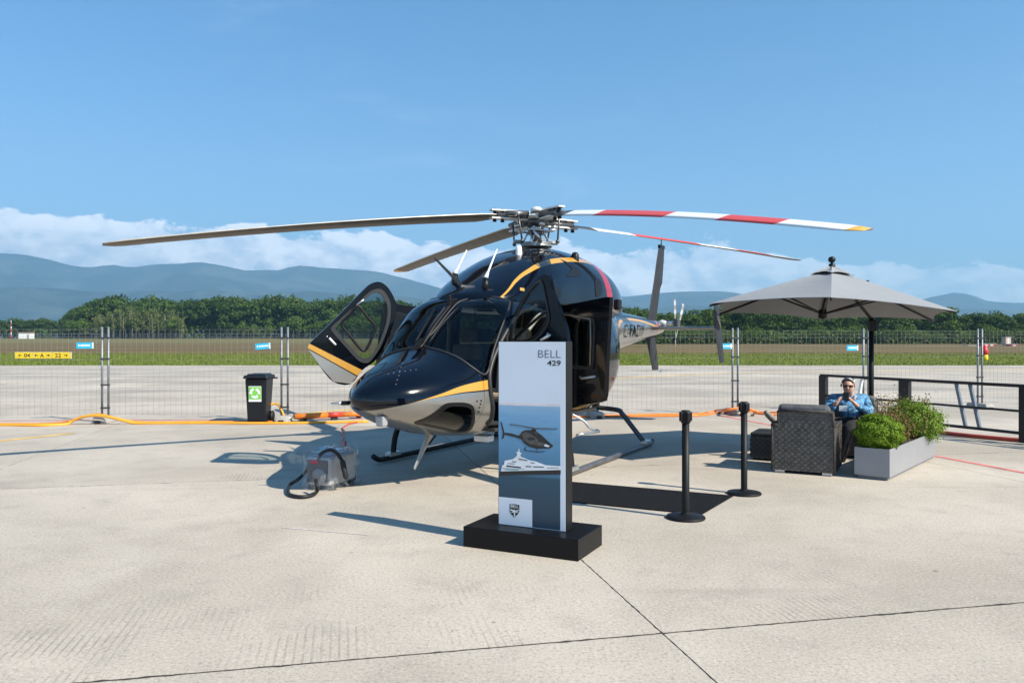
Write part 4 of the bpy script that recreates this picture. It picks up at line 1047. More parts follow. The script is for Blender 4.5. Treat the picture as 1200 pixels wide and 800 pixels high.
for k in range(4):
    a = R(28 + 90 * k); MB().lathe([(0, .05), (.07, .045), (.085, .02), (.085, -.01), (.06, -.02)], (HX + .30 * math.cos(a), .30 * math.sin(a), 3.70), 14).build('elastomeric_bearing', BRONZE if k % 2 else HUBWHITE, heli, XF)
b = MB(); b.lathe([(0, .12), (.05, .11), (.07, .04), (.09, 0)], (HX, 0, 3.67), 14); b.build('mast_cap', STEEL, heli, XF)
b = MB()
for k in range(2):
    a = R(20 + 180 * k); b.tube([(HX + .08 * math.cos(a), .08 * math.sin(a), 3.46), (HX + .26 * math.cos(a), .26 * math.sin(a), 3.40), (HX + .3 * math.cos(a + .3), .3 * math.sin(a + .3), 3.28)], .022, 8)
b.lathe([(.09, -.04), (.13, -.03), (.13, .03), (.09, .04)], (HX, 0, 3.46), 16)
for k in range(4):
    a = R(10 + 90 * k); b.tube([(HX + .23 * math.cos(a), .23 * math.sin(a), 3.22), (HX + .12 * math.cos(a + .25), .12 * math.sin(a + .25), 3.40)], .014, 6); b.tube([(HX + .23 * math.cos(a), .23 * math.sin(a), 3.22), (HX + .13 * math.cos(a - .5), .13 * math.sin(a - .5), 3.47)], .014, 6)
    b.tube([(HX + .30 * math.cos(a), .30 * math.sin(a), 3.42), (HX + .30 * math.cos(a + 1.57), .30 * math.sin(a + 1.57), 3.42)], .012, 6)
    b.tube([(HX + .12 * math.cos(a), .12 * math.sin(a), 3.40), (HX + .32 * math.cos(a + .2), .32 * math.sin(a + .2), 3.45)], .016, 6); b.lathe([(0, .03), (.045, .025), (.05, -.02), (0, -.03)], (HX + .30 * math.cos(a + .6), .30 * math.sin(a + .6), 3.50), 10)
b.build('drive_scissors', STEEL, heli, XF)

# ================================================================ THINGS ON THE APRON
def gpt(px, py, z=0.):
    g = G(px, py); g.z = z; return g
def frame(a, b_):
    """axes: along a->b, sideways, up"""
    d = (Vector(b_) - Vector(a)); d.z = 0; d.normalize(); return d, Vector((-d.y, d.x, 0)), Vector((0, 0, 1))

# ---- mesh fence panels
fx = [(-11.6, 15.05), (-7.79, 15.2), (-4.40, 15.36), (-1.37, 15.6), (1.69, 16.2), (4.71, 16.75), (7.78, 17.45), (10.73, 18.2), (13.8, 18.95)]
FL = ['mesh fence panel at the far left edge, behind the yellow taxiway board', 'mesh fence panel behind the black wheeled bin', 'mesh fence panel seen past the open right crew door of the helicopter', 'mesh fence panel standing right behind the helicopter cabin', 'mesh fence panel behind the tail boom of the helicopter', 'mesh fence panel below the hanging end plate and umbrella edge, left of the seated man', 'mesh fence panel behind the seated man and the umbrella pole', 'mesh fence panel at the right edge, behind the black railing']
WIRE = mat('galvanised_wire', (.24, .25, .26), .5, .3, .15, 10); CLAMP = mat('fence_clamp', (.05, .05, .055), .5, .3)
for i in range(len(fx) - 1):
    a, c = Vector((*fx[i], 0)), Vector((*fx[i + 1], 0)); d, s, up = frame(a, c); L = (c - a).length
    t = thing('mesh_fence', FL[i], 'fence', a, math.atan2(d.y, d.x), 'mesh fence panels along the apron edge'); x0, x1 = .06, L - .06; h = 1.83
    for x_ in (x0, x1): MB().tube([(x_, 0, .10), (x_, 0, h)], .021, 10).build('fence_post', GALV, t)
    b = MB()
    for z_ in (.16, .40, .66, .93, 1.20, 1.44, 1.63, 1.70, 1.78): b.tube([(x0, 0, z_), (x1, 0, z_)], .0016, 4)
    n_ = int((x1 - x0) / .105)
    for k in range(1, n_): x_ = x0 + (x1 - x0) * k / n_; b.tube([(x_, .004, .13), (x_, .004, 1.78)], .0014, 4)
    tag(b.build('wire_mesh', WIRE, t), kind='stuff')
    for z_ in (.28, .72, 1.22, 1.62): MB().box((x1 + .06, 0, z_), (.16, .055, .03)).build('fence_clamp', CLAMP, t)
FOOT = mat('concrete_foot', (.34, .32, .29), .9, 0, .2, 9, .4, 120)
def foot(i, label):
    a = Vector((*fx[i], 0)); d, s, up = frame(Vector((*fx[max(0, i - 1)], 0)), Vector((*fx[min(len(fx) - 1, i + 1)], 0)))
    t = thing('concrete_block', label, 'concrete block', a, math.atan2(d.y, d.x), 'concrete feet under the fence posts')
    MB().box((0, 0, .065), (.24, .62, .13), taper=.86).build('foot_block', FOOT, t, None, .015)
    MB().box((0, -.318, .035), (.1, .02, .05)).build('handle_slot', RUBBER, t)
for i, l in ((1, 'concrete fence foot with the orange hose draped over it, at the left'), (2, 'concrete fence foot hidden by the tow bar beside the wheeled bin'), (3, 'concrete fence foot behind the nose of the helicopter'), (4, 'concrete fence foot behind the open cabin door'), (5, 'dark fence foot with orange cables over it, left of the wicker armchair'), (6, 'fence foot behind the seated man'), (7, 'pale fence foot behind the slanted bars of the black railing')): foot(i, l)
CYAN = mat('blue_plate', (.02, .42, .72), .4)
def plate(px0, px1, py, fi, label, tilt=0):
    a, c = Vector((*fx[fi], 0)), Vector((*fx[fi + 1], 0)); d, s, up = frame(a, c)
    def on(px):
        u = (px - 600) / F; k = (u * a.y - a.x) / (d.x - u * d.y); return a + d * k
    p0, p1 = on(px0), on(px1); z = EYE + (HOR - py) * p0.y / F; w = (p1 - p0).length; mid = (p0 + p1) / 2; mid.z = z
    t = thing('fence_sign', label, 'fence sign', mid - s * .012, math.atan2(d.y, d.x), 'small blue plates tied to the fence panels'); t.rotation_euler = (0, tilt, math.atan2(d.y, d.x))
    MB().box((0, 0, 0), (w, .008, .115)).build('backing', CYAN, t); MB().box((w / 2 - .012, -.006, 0), (.024, .004, .113)).build('white_edge', WHITE, t)
    b = MB(); x_ = -w * .40
    for k, lw in enumerate((.03, .004, .022, .018, .02, .018, .024, .018, .02)):
        if k != 1: b.box((x_ + lw / 2, -.006, .002), (lw, .003, .034 if k else .03))
        x_ += lw + .006
    b.build('white_lettering', WHITE, t)
plate(90, 110, 404.7, 0, 'small blue plate tied to the mesh fence left of the first pair of posts'); plate(299.5, 317, 405.5, 1, 'small tilted blue plate tied to the fence above the wheeled bin', R(-4))
plate(846, 857, 405.5, 4, 'small blue plate tied to the fence beside the hanging grey end plate'); plate(992, 1005, 407.5, 5, 'small pale blue plate tied to the fence just above the seated man')

# ---- wheeled bin
c = G(304, 495); t = thing('wheeled_bin', 'black wheeled bin with a green recycling sticker by the fence', 'bin', c, R(2)); s = c.y / F
BIN = mat('bin_plastic', (.008, .0095, .013), .42, 0, .12, 8, spec=.3)
w0, w1, hh = 20.5 * s, 24.5 * s, 52 * s
b = MB(); v = [(-w0 / 2, -.2, .02), (w0 / 2, -.2, .02), (w0 / 2, .16, .02), (-w0 / 2, .16, .02), (-w1 / 2, -.25, hh), (w1 / 2, -.25, hh), (w1 / 2, .25, hh), (-w1 / 2, .25, hh)]
b.add(v, [(3, 2, 1, 0), (4, 5, 6, 7), (0, 1, 5, 4), (1, 2, 6, 5), (2, 3, 7, 6), (3, 0, 4, 7)]); b.build('bin_body', BIN, t, None, .015)
b = MB(); b.box((0, .0, hh + .035), (w1 + .055, .60, .06), taper=.94); b.box((0, .0, hh + .075), (w1 - .04, .5, .03), taper=.9); b.box((0, -.31, hh + .03), (w1 + .02, .05, .03)); b.build('lid', BIN, t, None, .012)
MB().tube([(-w1 / 2 - .02, .33, hh - .01), (w1 / 2 + .06, .33, hh - .01)], .016, 8).build('handle_bar', BIN, t)
for sg in (1, -1): wl = MB().lathe([(0, .03), (.05, .03), (.10, .024), (.108, 0), (.10, -.024), (.05, -.03), (0, -.03)], (sg * (w0 / 2 + .035), .16, .11), 18, (1, 0, 0)).build('wheel', RUBBER, t)
GREEN = mat('sticker_green', (.16, .52, .06), .5)
b = MB(); st = b.box((-.015, -.243, hh * .665), (.235, .006, .29), (Vector((1, 0, 0)), Vector((0, 1, .0)), Vector((0, -.05, 1)).normalized())).build('sticker', WHITE, t)
gb = MB(); gb.box((-.015, -.2475, hh * .685), (.225, .004, .235), (Vector((1, 0, 0)), Vector((0, 1, 0)), Vector((0, -.05, 1)).normalized())); gb.build('green_field', GREEN, st)
wb = MB()
for k in range(3):                                               # three bent arrows chasing each other
    a0 = R(90 + 120 * k); q = []
    cz = hh * .685
    for a in np.linspace(a0 + .25, a0 + 1.5, 6): q.append((math.cos(a) * .098, math.sin(a) * .098))
    q += [(math.cos(a0 + 1.5) * .12, math.sin(a0 + 1.5) * .12), (math.cos(a0 + 1.95) * .075, math.sin(a0 + 1.95) * .075), (math.cos(a0 + 1.5) * .035, math.sin(a0 + 1.5) * .035)]
    for a in np.linspace(a0 + 1.5, a0 + .25, 6): q.append((math.cos(a) * .056, math.sin(a) * .056))
    wb.prism([(-.015 + x_, -.2525 - y_ * .05, cz + y_) for x_, y_ in q], (0, .002, 0))
wb.build('recycling_arrows', WHITE, st)

# ---- orange tow bar and hoses lying along the fence
a, c = gpt(345, 494), gpt(428, 490); a.z = c.z = .10; d, s_, up = frame(a, c)
t = thing('tow_bar', 'orange and red tow bar lying on the apron left of the helicopter nose', 'tow bar', (a + c) / 2 * 1)
t.location.z = 0; off = -Vector(t.location); L = (c - a).length
for k, (f0, f1, m_) in enumerate(((0, .46, ORANGE), (.46, .66, ORANGERED), (.66, 1.0, ORANGE))): MB().tube([a + d * (L * f0) + off, a + d * (L * f1) + off], .055, 10).build('bar_section', m_, t)
MB().lathe([(0, .05), (.07, .05), (.095, .03), (.095, -.03), (.07, -.05), (0, -.05)], a + d * (L * .93) + off + s_ * .12 - Vector((0, 0, .0)), 14, s_).build('wheel', RUBBER, t)
MB().tube([a + off, a - d * .14 + off - Vector((0, 0, .03)), a - d * .22 + off - Vector((0, 0, .06))], .022, 8).build('tow_eye', STEEL, t)
for x_ in (.12, .55): MB().box(a + d * (L * x_) + off - Vector((0, 0, .075)), (.12, .1, .05), (d, s_, up)).build('support_block', RUBBER, t)
def hose(name, label, pts, r, m, n=6, cat='hose'):
    b = MB().tube(smooth_pts(pts, n), r, 8).build(name, m); tag(b, label, cat); return b
H = lambda x, y, z=.02: gpt(x, y) + Vector((0, 0, z))
f1 = Vector((*fx[1], 0))
hose('hose', 'yellow orange hose running along the fence foot from the left edge to the tow bar', [H(-260, 500.5), H(-60, 499.5), H(0, 499), H(48, 499.5), H(78, 498), f1 + Vector((-.45, -.36, .06)), f1 + Vector((-.16, -.38, .16)), f1 + Vector((.18, -.38, .16)), f1 + Vector((.55, -.36, .07)), H(165, 497), H(240, 496.5), H(300, 497), H(360, 496.5), H(432, 495)], .026, YELHOSE)
hose('hose', 'thin orange cable beside the yellow hose, draped over the left concrete foot', [H(-260, 498), H(-60, 497.4), H(20, 497.6), H(70, 496.4), f1 + Vector((-.3, -.30, .13)), f1 + Vector((.05, -.32, .19)), f1 + Vector((.4, -.30, .11)), H(170, 495.5), H(240, 495), H(330, 495)], .016, ORANGE, cat='cable')
hose('hose', 'orange hose looping out of the fence from behind the wheeled bin to the tow bar', [gpt(316, 494) + Vector((0, 0, .33)), gpt(324, 494) + Vector((0, .05, .34)), gpt(330, 494) + Vector((0, 0, .22)), gpt(334, 494) + Vector((0, -.05, .1)), H(336, 495, .08)], .022, YELHOSE)
hose('extension_cable', 'coiled orange red cord running from the tow bar down to the plastic wrapped power unit', [H(424, 494.5, .015), H(411, 497, .015), H(404, 500, .015), H(401.5, 503), H(403.5, 506), H(400.5, 509), H(403, 513), H(400.5, 518), H(402.5, 523), gpt(404, 533) + Vector((0, 0, .10)), gpt(405, 545) + Vector((0, 0, .3))], .012, ORANGERED, cat='cord')
f5 = Vector((*fx[5], 0))
hose('hose', 'orange hose on the apron between the helicopter skids and the fence foot', [H(640, 489.5), H(700, 489), H(760, 488.3), H(820, 487.5), H(843, 484), f5 + Vector((-.3, -.36, .12)), f5 + Vector((.02, -.4, .18)), f5 + Vector((.35, -.38, .10)), H(884, 485), H(905, 486.5), H(940, 486)], .024, ORANGE)
hose('hose', 'second orange cable lying over the right fence foot behind the black posts', [H(690, 488), H(760, 486.5), H(815, 485.8), H(838, 482), f5 + Vector((-.2, -.28, .15)), f5 + Vector((.12, -.28, .17)), H(880, 483), H(915, 484)], .018, ORANGE, cat='cable')
hose('pipe', 'red pipe on the ground along the foot of the black railing', [gpt(1096, 508, .03), gpt(1140, 513, .03), gpt(1200, 518.5, .03), gpt(1300, 528, .03)], .035, mat('dark_red_pipe', (.36, .05, .03), .5), 3, cat='pipe')

# ---- power unit under clear plastic
nl, nr, fr = G(376, 579), G(397, 575), G(428, 563)
d, s_, up = frame(nl, fr); t = thing('power_unit', 'silver ground power unit wrapped in clear plastic with a thick black cable', 'power unit', (nl + fr) / 2, math.atan2(d.y, d.x))
GPU = mat('power_unit_grey', (.42, .42, .42), .42, .3, .12, 6)
LG = .50; b = MB(); b.box((0, .16, .20), (LG, .30, .30)); b.build('case', GPU, t, None, .03)
b = MB(); b.box((0, .16, .355), (LG * .8, .2, .02)); b.build('carry_handle', mat('blue_grey_lid', (.25, .3, .38), .4), t, None, .008)
MB().box((-LG / 2 - .006, .16, .2), (.012, .26, .24))  .build('front_panel', mat('panel_grey', (.09, .09, .095), .5), t, None, .01)
MB().lathe([(0, .008), (.08, .008), (.088, 0)], (-LG / 2 - .012, .14, .15), 18, (-1, 0, 0)).build('fan_guard', mat('grille_grey', (.22, .22, .22), .5, .3), t)
MB().box((-LG / 2 - .012, .2, .30), (.006, .1, .03)).build('red_label', mat('red_label_print', (.55, .02, .06), .5), t)
for x_ in (-.18, .18):
    for y_ in (.03, .29): MB().lathe([(0, .05), (.03, .05), (.035, 0)], (x_, y_, 0), 10).build('rubber_foot', RUBBER, t)
PLAST = glass('clear_plastic_film', (.95, .955, .96), 1.25, wash=.16)
def bag():
    r_ = np.random.default_rng(4); nx, ny, nz = 12, 8, 9; b = MB(); L2, W2, H2 = LG / 2 + .035, .20, .40
    ring_ = []; N = 40
    for k in range(N):
        a = 2 * math.pi * k / N; c_, s2 = math.cos(a), math.sin(a); e = .35
        ring_.append((L2 * math.copysign(abs(c_) ** e, c_), .16 + W2 * math.copysign(abs(s2) ** e, s2)))
    rows_ = [(1.10, .01), (1.03, .08), (1.0, .16), (.99, .25), (.985, .33), (.97, .385), (.8, .405), (.45, .41), (.08, .412)]
    V = []
    for q, z_ in rows_:
        for k, (x_, y_) in enumerate(ring_):
            j = r_.normal(0, .011, 3); V.append((x_ * q + j[0], .16 + (y_ - .16) * q + j[1], max(.006, z_ + j[2] * .8 + .02 * math.sin(k * .9))))
    b.add(V, [(i * N + k, i * N + (k + 1) % N, (i + 1) * N + (k + 1) % N, (i + 1) * N + k) for i in range(len(rows_) - 1) for k in range(N)])
    b.build('plastic_wrap', PLAST, t)
bag()
GI = (Matrix.Translation(t.location) @ Matrix.Rotation(math.atan2(d.y, d.x), 4, 'Z')).inverted()
def gl(px, py, dd): return GI @ P(px, py, dd)
def gg(px, py, z): return GI @ (G(px, py) + Vector((0, 0, z)))
MB().tube(smooth_pts([gl(373, 540, 8.42), gl(375, 533, 8.38), gl(380, 529, 8.36), gl(387, 527, 8.38), gl(393, 529.5, 8.40), gl(398, 535, 8.40), gl(401, 540, 8.38)], 5), .019, 10).build('cable', RUBBER, t)
MB().tube(smooth_pts([gl(366, 545, 8.75), gl(361, 550, 8.62), gl(350, 561, 8.45), gg(340, 573, .05), gg(337.5, 579, .022), gg(343, 583, .022), gg(355, 584.5, .022), gg(367, 582, .022), gg(372.5, 577, .03), gl(371.5, 570, 8.12), gl(370, 562, 8.2)], 5), .019, 10).build('cable', RUBBER, t)
pa, pb = gl(401, 539, 8.37), gl(406, 561, 8.36); MB().tube([pa, pa.lerp(pb, .1), pa.lerp(pb, .9), pb], [.024, .036, .034, .022], 8, flat=.8).build('cable_plug', RUBBER, t)
MB().tube([(.34, .12, .02), (.32, .13, .16), (.27, .14, .3)], [.065, .055, .025], 10, flat=.6).build('cable_bag', RUBBER, t)

# ---- information stele
a, c, e = G(542.8, 640), G(677.5, 657.8), G(711.8, 639.2); d, s_, up = frame(a, c); W = (c - a).length; D = (e - c).dot(s_)
t = thing('information_sign', 'upright display board on a black plinth with a helicopter and yacht picture', 'sign', a, math.atan2(d.y, d.x)); BH = .157
MB().box((W / 2, D / 2, BH / 2), (W, D, BH)).build('plinth', mat('plinth_black', (.005, .005, .0055), .4, 0, .15, 5, spec=.2), t, None, .004)
TI = Matrix.Translation(a) @ Matrix.Rotation(math.atan2(d.y, d.x), 4, 'Z'); TIi = TI.inverted()
def plane_y(px, py, yl):
    """photo pixel -> point of the sign's own plane y = yl"""
    r = TIi.to_3x3() @ Vector(((px - 600) / F, 1, (HOR - py) / F)); o = TIi @ Vector((0, 0, EYE)); k = (yl - o.y) / r.y; return o + r * k
# depth of the panel's face: where its lower edge meets the plinth top
zt = BH; r = TIi.to_3x3() @ Vector(((663.2 - 600) / F, 1, (HOR - 622.8) / F)); o_ = TIi @ Vector((0, 0, EYE)); k = (zt - o_.z) / r.z; YF = (o_ + r * k).y
pl, pr = plane_y(584, 613.3, YF), plane_y(663.2, 622.8, YF); top = plane_y(663, 400, YF).z; TH = .13
MB().box(((pl.x + pr.x) / 2, YF + TH / 2, (BH + top) / 2), (pr.x - pl.x, TH, top - BH)).build('panel', mat('panel_black', (.009, .0095, .0105), .42, 0, .1, 5, spec=.25), t, None, .003)
PW = mat('print_white', (.60, .66, .74), .42, 0, .02, 2)
def face(name, poly, m, lift, parent, px=True, th=.001):
    q = [plane_y(x_, y_, YF - lift) if px else Vector((x_, YF - lift, y_)) for x_, y_ in poly]
    return MB().prism(q, (0, th, 0)).build(name, m, parent)
x0, x1 = pl.x + .006, pr.x - .004
fp = MB().box(((x0 + x1) / 2, YF - .002, (BH + top) / 2), (x1 - x0, .004, top - BH - .006)).build('printed_face', PW, t)
def sea_mat():
    m = bpy.data.materials.new('sea_print'); m.use_nodes = True; tt = NT(m.node_tree); b = tt.n['Principled BSDF']; oc = tt.new('ShaderNodeTexCoord').outputs['Object']; sp_ = tt.new('ShaderNodeSeparateXYZ'); tt.link(oc, sp_.inputs[0])
    rp = tt.new('ShaderNodeValToRGB'); zl = plane_y(620, 615, YF).z; zh = plane_y(620, 475, YF).z
    tt.link(tt.m('DIVIDE', tt.m('SUBTRACT', sp_.outputs[2], zl), zh - zl), rp.inputs[0]); cr = rp.color_ramp
    cr.elements[0].color = (.012, .035, .06, 1); cr.elements[1].color = (.27, .45, .64, 1)
    for p_, c_ in ((.40, (.015, .06, .10)), (.42, (.05, .16, .26)), (.6, (.09, .24, .40)), (.9, (.17, .37, .58))): el = cr.elements.new(p_); el.color = (*c_, 1)
    n = tt.noise(tt.scale(oc, (8, 8, 60)), 1.0, 5, .6); tt.link(tt.mix(tt.m('MULTIPLY', n, .3), rp.outputs[0], (.02, .07, .11)), b.inputs[0]); b.inputs['Roughness'].default_value = .35; return m
zq = lambda pts: [(575 + x_ / 5, 470 + y_ / 5) for x_, y_ in pts]
pic = face('sea_picture', [(584.4, 474.2), (656.6, 476.4), (656.6, 621.2), (584.4, 612.8)], sea_mat(), .0045, t)
face('horizon_glow', [(584.4, 471.2), (656.6, 473.6), (656.6, 476.4), (584.4, 474.2)], mat('pale_pink_print', (.62, .56, .58), .4), .0045, t)
DKP = mat('dark_print', (.014, .013, .013), .4); MIDP = mat('grey_print', (.07, .065, .06), .4, 0, .3, 40); WHP = mat('white_print', (.68, .7, .73), .4)
face('yacht_hull', zq([(55, 433), (50, 412), (78, 404), (200, 406), (410, 402), (410, 428)]), DKP, .006, pic)
face('yacht_superstructure', zq([(60, 410), (68, 375), (78, 372), (82, 348), (112, 342), (132, 338), (150, 322), (186, 328), (228, 346), (262, 352), (322, 374), (410, 380), (410, 402), (200, 406)]), WHP, .0064, pic)
face('yacht_mast', zq([(148, 325), (156, 310), (148, 297), (160, 296), (166, 275), (170, 300), (182, 302), (172, 316), (180, 328)]), WHP, .0064, pic)
for q in ([(92, 374), (178, 384), (178, 391), (92, 383)], [(205, 378), (240, 380), (240, 385), (205, 384)], [(250, 380), (312, 383), (312, 387), (250, 386)], [(125, 350), (150, 352), (150, 357), (125, 355)]): face('yacht_window', zq(q), DKP, .0072, pic)
for q in ([(100, 362), (140, 364), (140, 368), (100, 366)], [(165, 334), (215, 344), (215, 349), (165, 341)], [(235, 356), (258, 360), (258, 364), (235, 361)], [(330, 388), (400, 389), (400, 391), (330, 391)], [(70, 392), (200, 395), (200, 397), (70, 395)]): face('yacht_window', zq(q), MIDP, .0072, pic)
face('yacht_pool', zq([(85, 398), (165, 399), (165, 403), (85, 402)]), mat('teal_print', (.05, .3, .22), .4), .0072, pic)
face('pictured_helicopter', zq([(88, 184), (125, 189), (160, 200), (172, 196), (182, 178), (202, 169), (242, 168), (262, 172), (300, 200), (335, 233), (366, 260), (362, 268), (345, 275), (270, 279), (225, 266), (195, 246), (180, 224), (140, 209), (86, 196)]), DKP, .0062, pic)
face('pictured_helicopter_side', zq([(182, 190), (205, 180), (230, 190), (290, 230), (330, 255), (300, 262), (230, 250), (195, 228)]), MIDP, .0068, pic)
face('pictured_helicopter_window', zq([(212, 212), (250, 210), (262, 226), (225, 230)]), DKP, .0073, pic)
for q in ([(190, 200), (206, 196), (206, 206), (192, 208)], [(262, 176), (274, 190), (268, 194), (258, 180)], [(320, 250), (346, 262), (336, 268), (312, 262)]): face('pictured_highlight', zq(q), WHP if q[0][0] == 320 else MIDP, .0074, pic)
face('pictured_helicopter_window', zq([(272, 216), (292, 214), (312, 240), (285, 238)]), DKP, .0073, pic)
face('pictured_tail', zq([(57, 118), (64, 122), (76, 165), (80, 184), (90, 186), (88, 197), (80, 198), (76, 216), (65, 218), (70, 198), (70, 180)]), DKP, .0062, pic)
face('pictured_rotor', zq([(112, 132), (180, 141), (258, 156), (392, 159), (392, 163), (258, 163), (180, 146), (112, 137)]), MIDP, .0066, pic); face('pictured_mast', zq([(243, 152), (262, 158), (266, 176), (240, 176)]), DKP, .0062, pic)
face('pictured_skids', zq([(195, 286), (202, 264), (205, 284), (268, 294), (268, 276), (272, 294), (318, 291), (318, 294), (270, 299)]), DKP, .0062, pic)
crest = face('white_square', zq([(48, 558.5), (242.5, 578), (242.5, 737.5), (48, 716)]), PW, .0058, t)
face('crest_shield', zq([(111, 599), (125, 601), (139, 600), (154, 604), (168, 607), (168, 645), (160, 660), (139, 681), (120, 660), (111, 642)]), DKP, .0066, crest)
def letters(s, rect, m, lift, parent, name, offs=0.):
    (xa, ya), (xb, yb) = rect; tv, tf, asp = text_mesh(s, offs); p0 = plane_y(xa, yb, YF - lift); p1 = plane_y(xb, ya, YF - lift)
    dz_r = plane_y(xb, yb, YF - lift).z; b = MB(); b.add([Vector((p0.x + (p1.x - p0.x) * u_, YF - lift, dz_r + (p1.z - dz_r) * w_)) for u_, w_ in tv], tf); return b.build(name, m, parent)
letters('BELL', ((575 + 117 / 5, 470 + 606 / 5), (575 + 163 / 5, 470 + 626 / 5)), WHP, .0072, crest, 'crest_lettering', .012)
face('crest_wings', zq([(114, 630), (130, 636), (138, 632), (142, 640), (166, 634), (166, 640), (150, 646), (166, 652), (150, 652), (143, 650), (143, 676), (136, 676), (136, 650), (116, 652), (130, 644), (114, 638)]), WHP, .0072, crest)
letters('BELL', ((630.8, 410.3), (657.2, 419.2)), mat('grey_lettering', (.06, .065, .075), .5), .005, t, 'thin_lettering', -.012); letters('429', ((641.2, 422.2), (657.2, 428.6)), mat('black_lettering', (.012, .012, .015), .5), .005, t, 'bold_lettering', .02)

# ---- black mat, rope posts
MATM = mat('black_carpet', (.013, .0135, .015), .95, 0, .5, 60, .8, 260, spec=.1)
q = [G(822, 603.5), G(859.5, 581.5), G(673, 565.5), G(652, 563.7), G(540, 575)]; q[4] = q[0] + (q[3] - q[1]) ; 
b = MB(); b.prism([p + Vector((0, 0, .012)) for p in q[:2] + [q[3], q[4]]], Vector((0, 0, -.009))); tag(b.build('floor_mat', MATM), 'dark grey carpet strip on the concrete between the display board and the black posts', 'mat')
def stanchion(px, py, top, label):
    c = G(px, py); s = c.y / F; h = (py - top) * s; t = thing('rope_post', label, 'barrier post', c, R(20), 'two black barrier posts')
    MB().lathe([(0, 0), (.17, 0), (.176, .010), (.168, .022), (.10, .032), (.05, .038), (.034, .055)], (0, 0, .0), 32).build('base', BLACKP, t)
    MB().lathe([(.033, .05), (.033, h - .10), (.0, h - .10)], (0, 0, 0), 20).build('pole', BLACKP, t)
    hd = MB().lathe([(.036, h - .115), (.042, h - .11), (.042, h - .01), (.036, h), (0, h)], (0, 0, 0), 20).build('belt_head', BLACKP, t)
    for a in (0, 90, 180, 270): MB().box((.043 * math.cos(R(a)), .043 * math.sin(R(a)), h - .055), (.03, .036, .085), (Vector((math.cos(R(a)), math.sin(R(a)), 0)), Vector((-math.sin(R(a)), math.cos(R(a)), 0)), up)).build('belt_slot', BLACK, hd, None, .004)
stanchion(803.5, 607, 480.5, 'black barrier post standing at the near corner of the carpet'); stanchion(872, 578.5, 470.5, 'black barrier post nearer to the wicker armchair, at the far corner of the carpet')

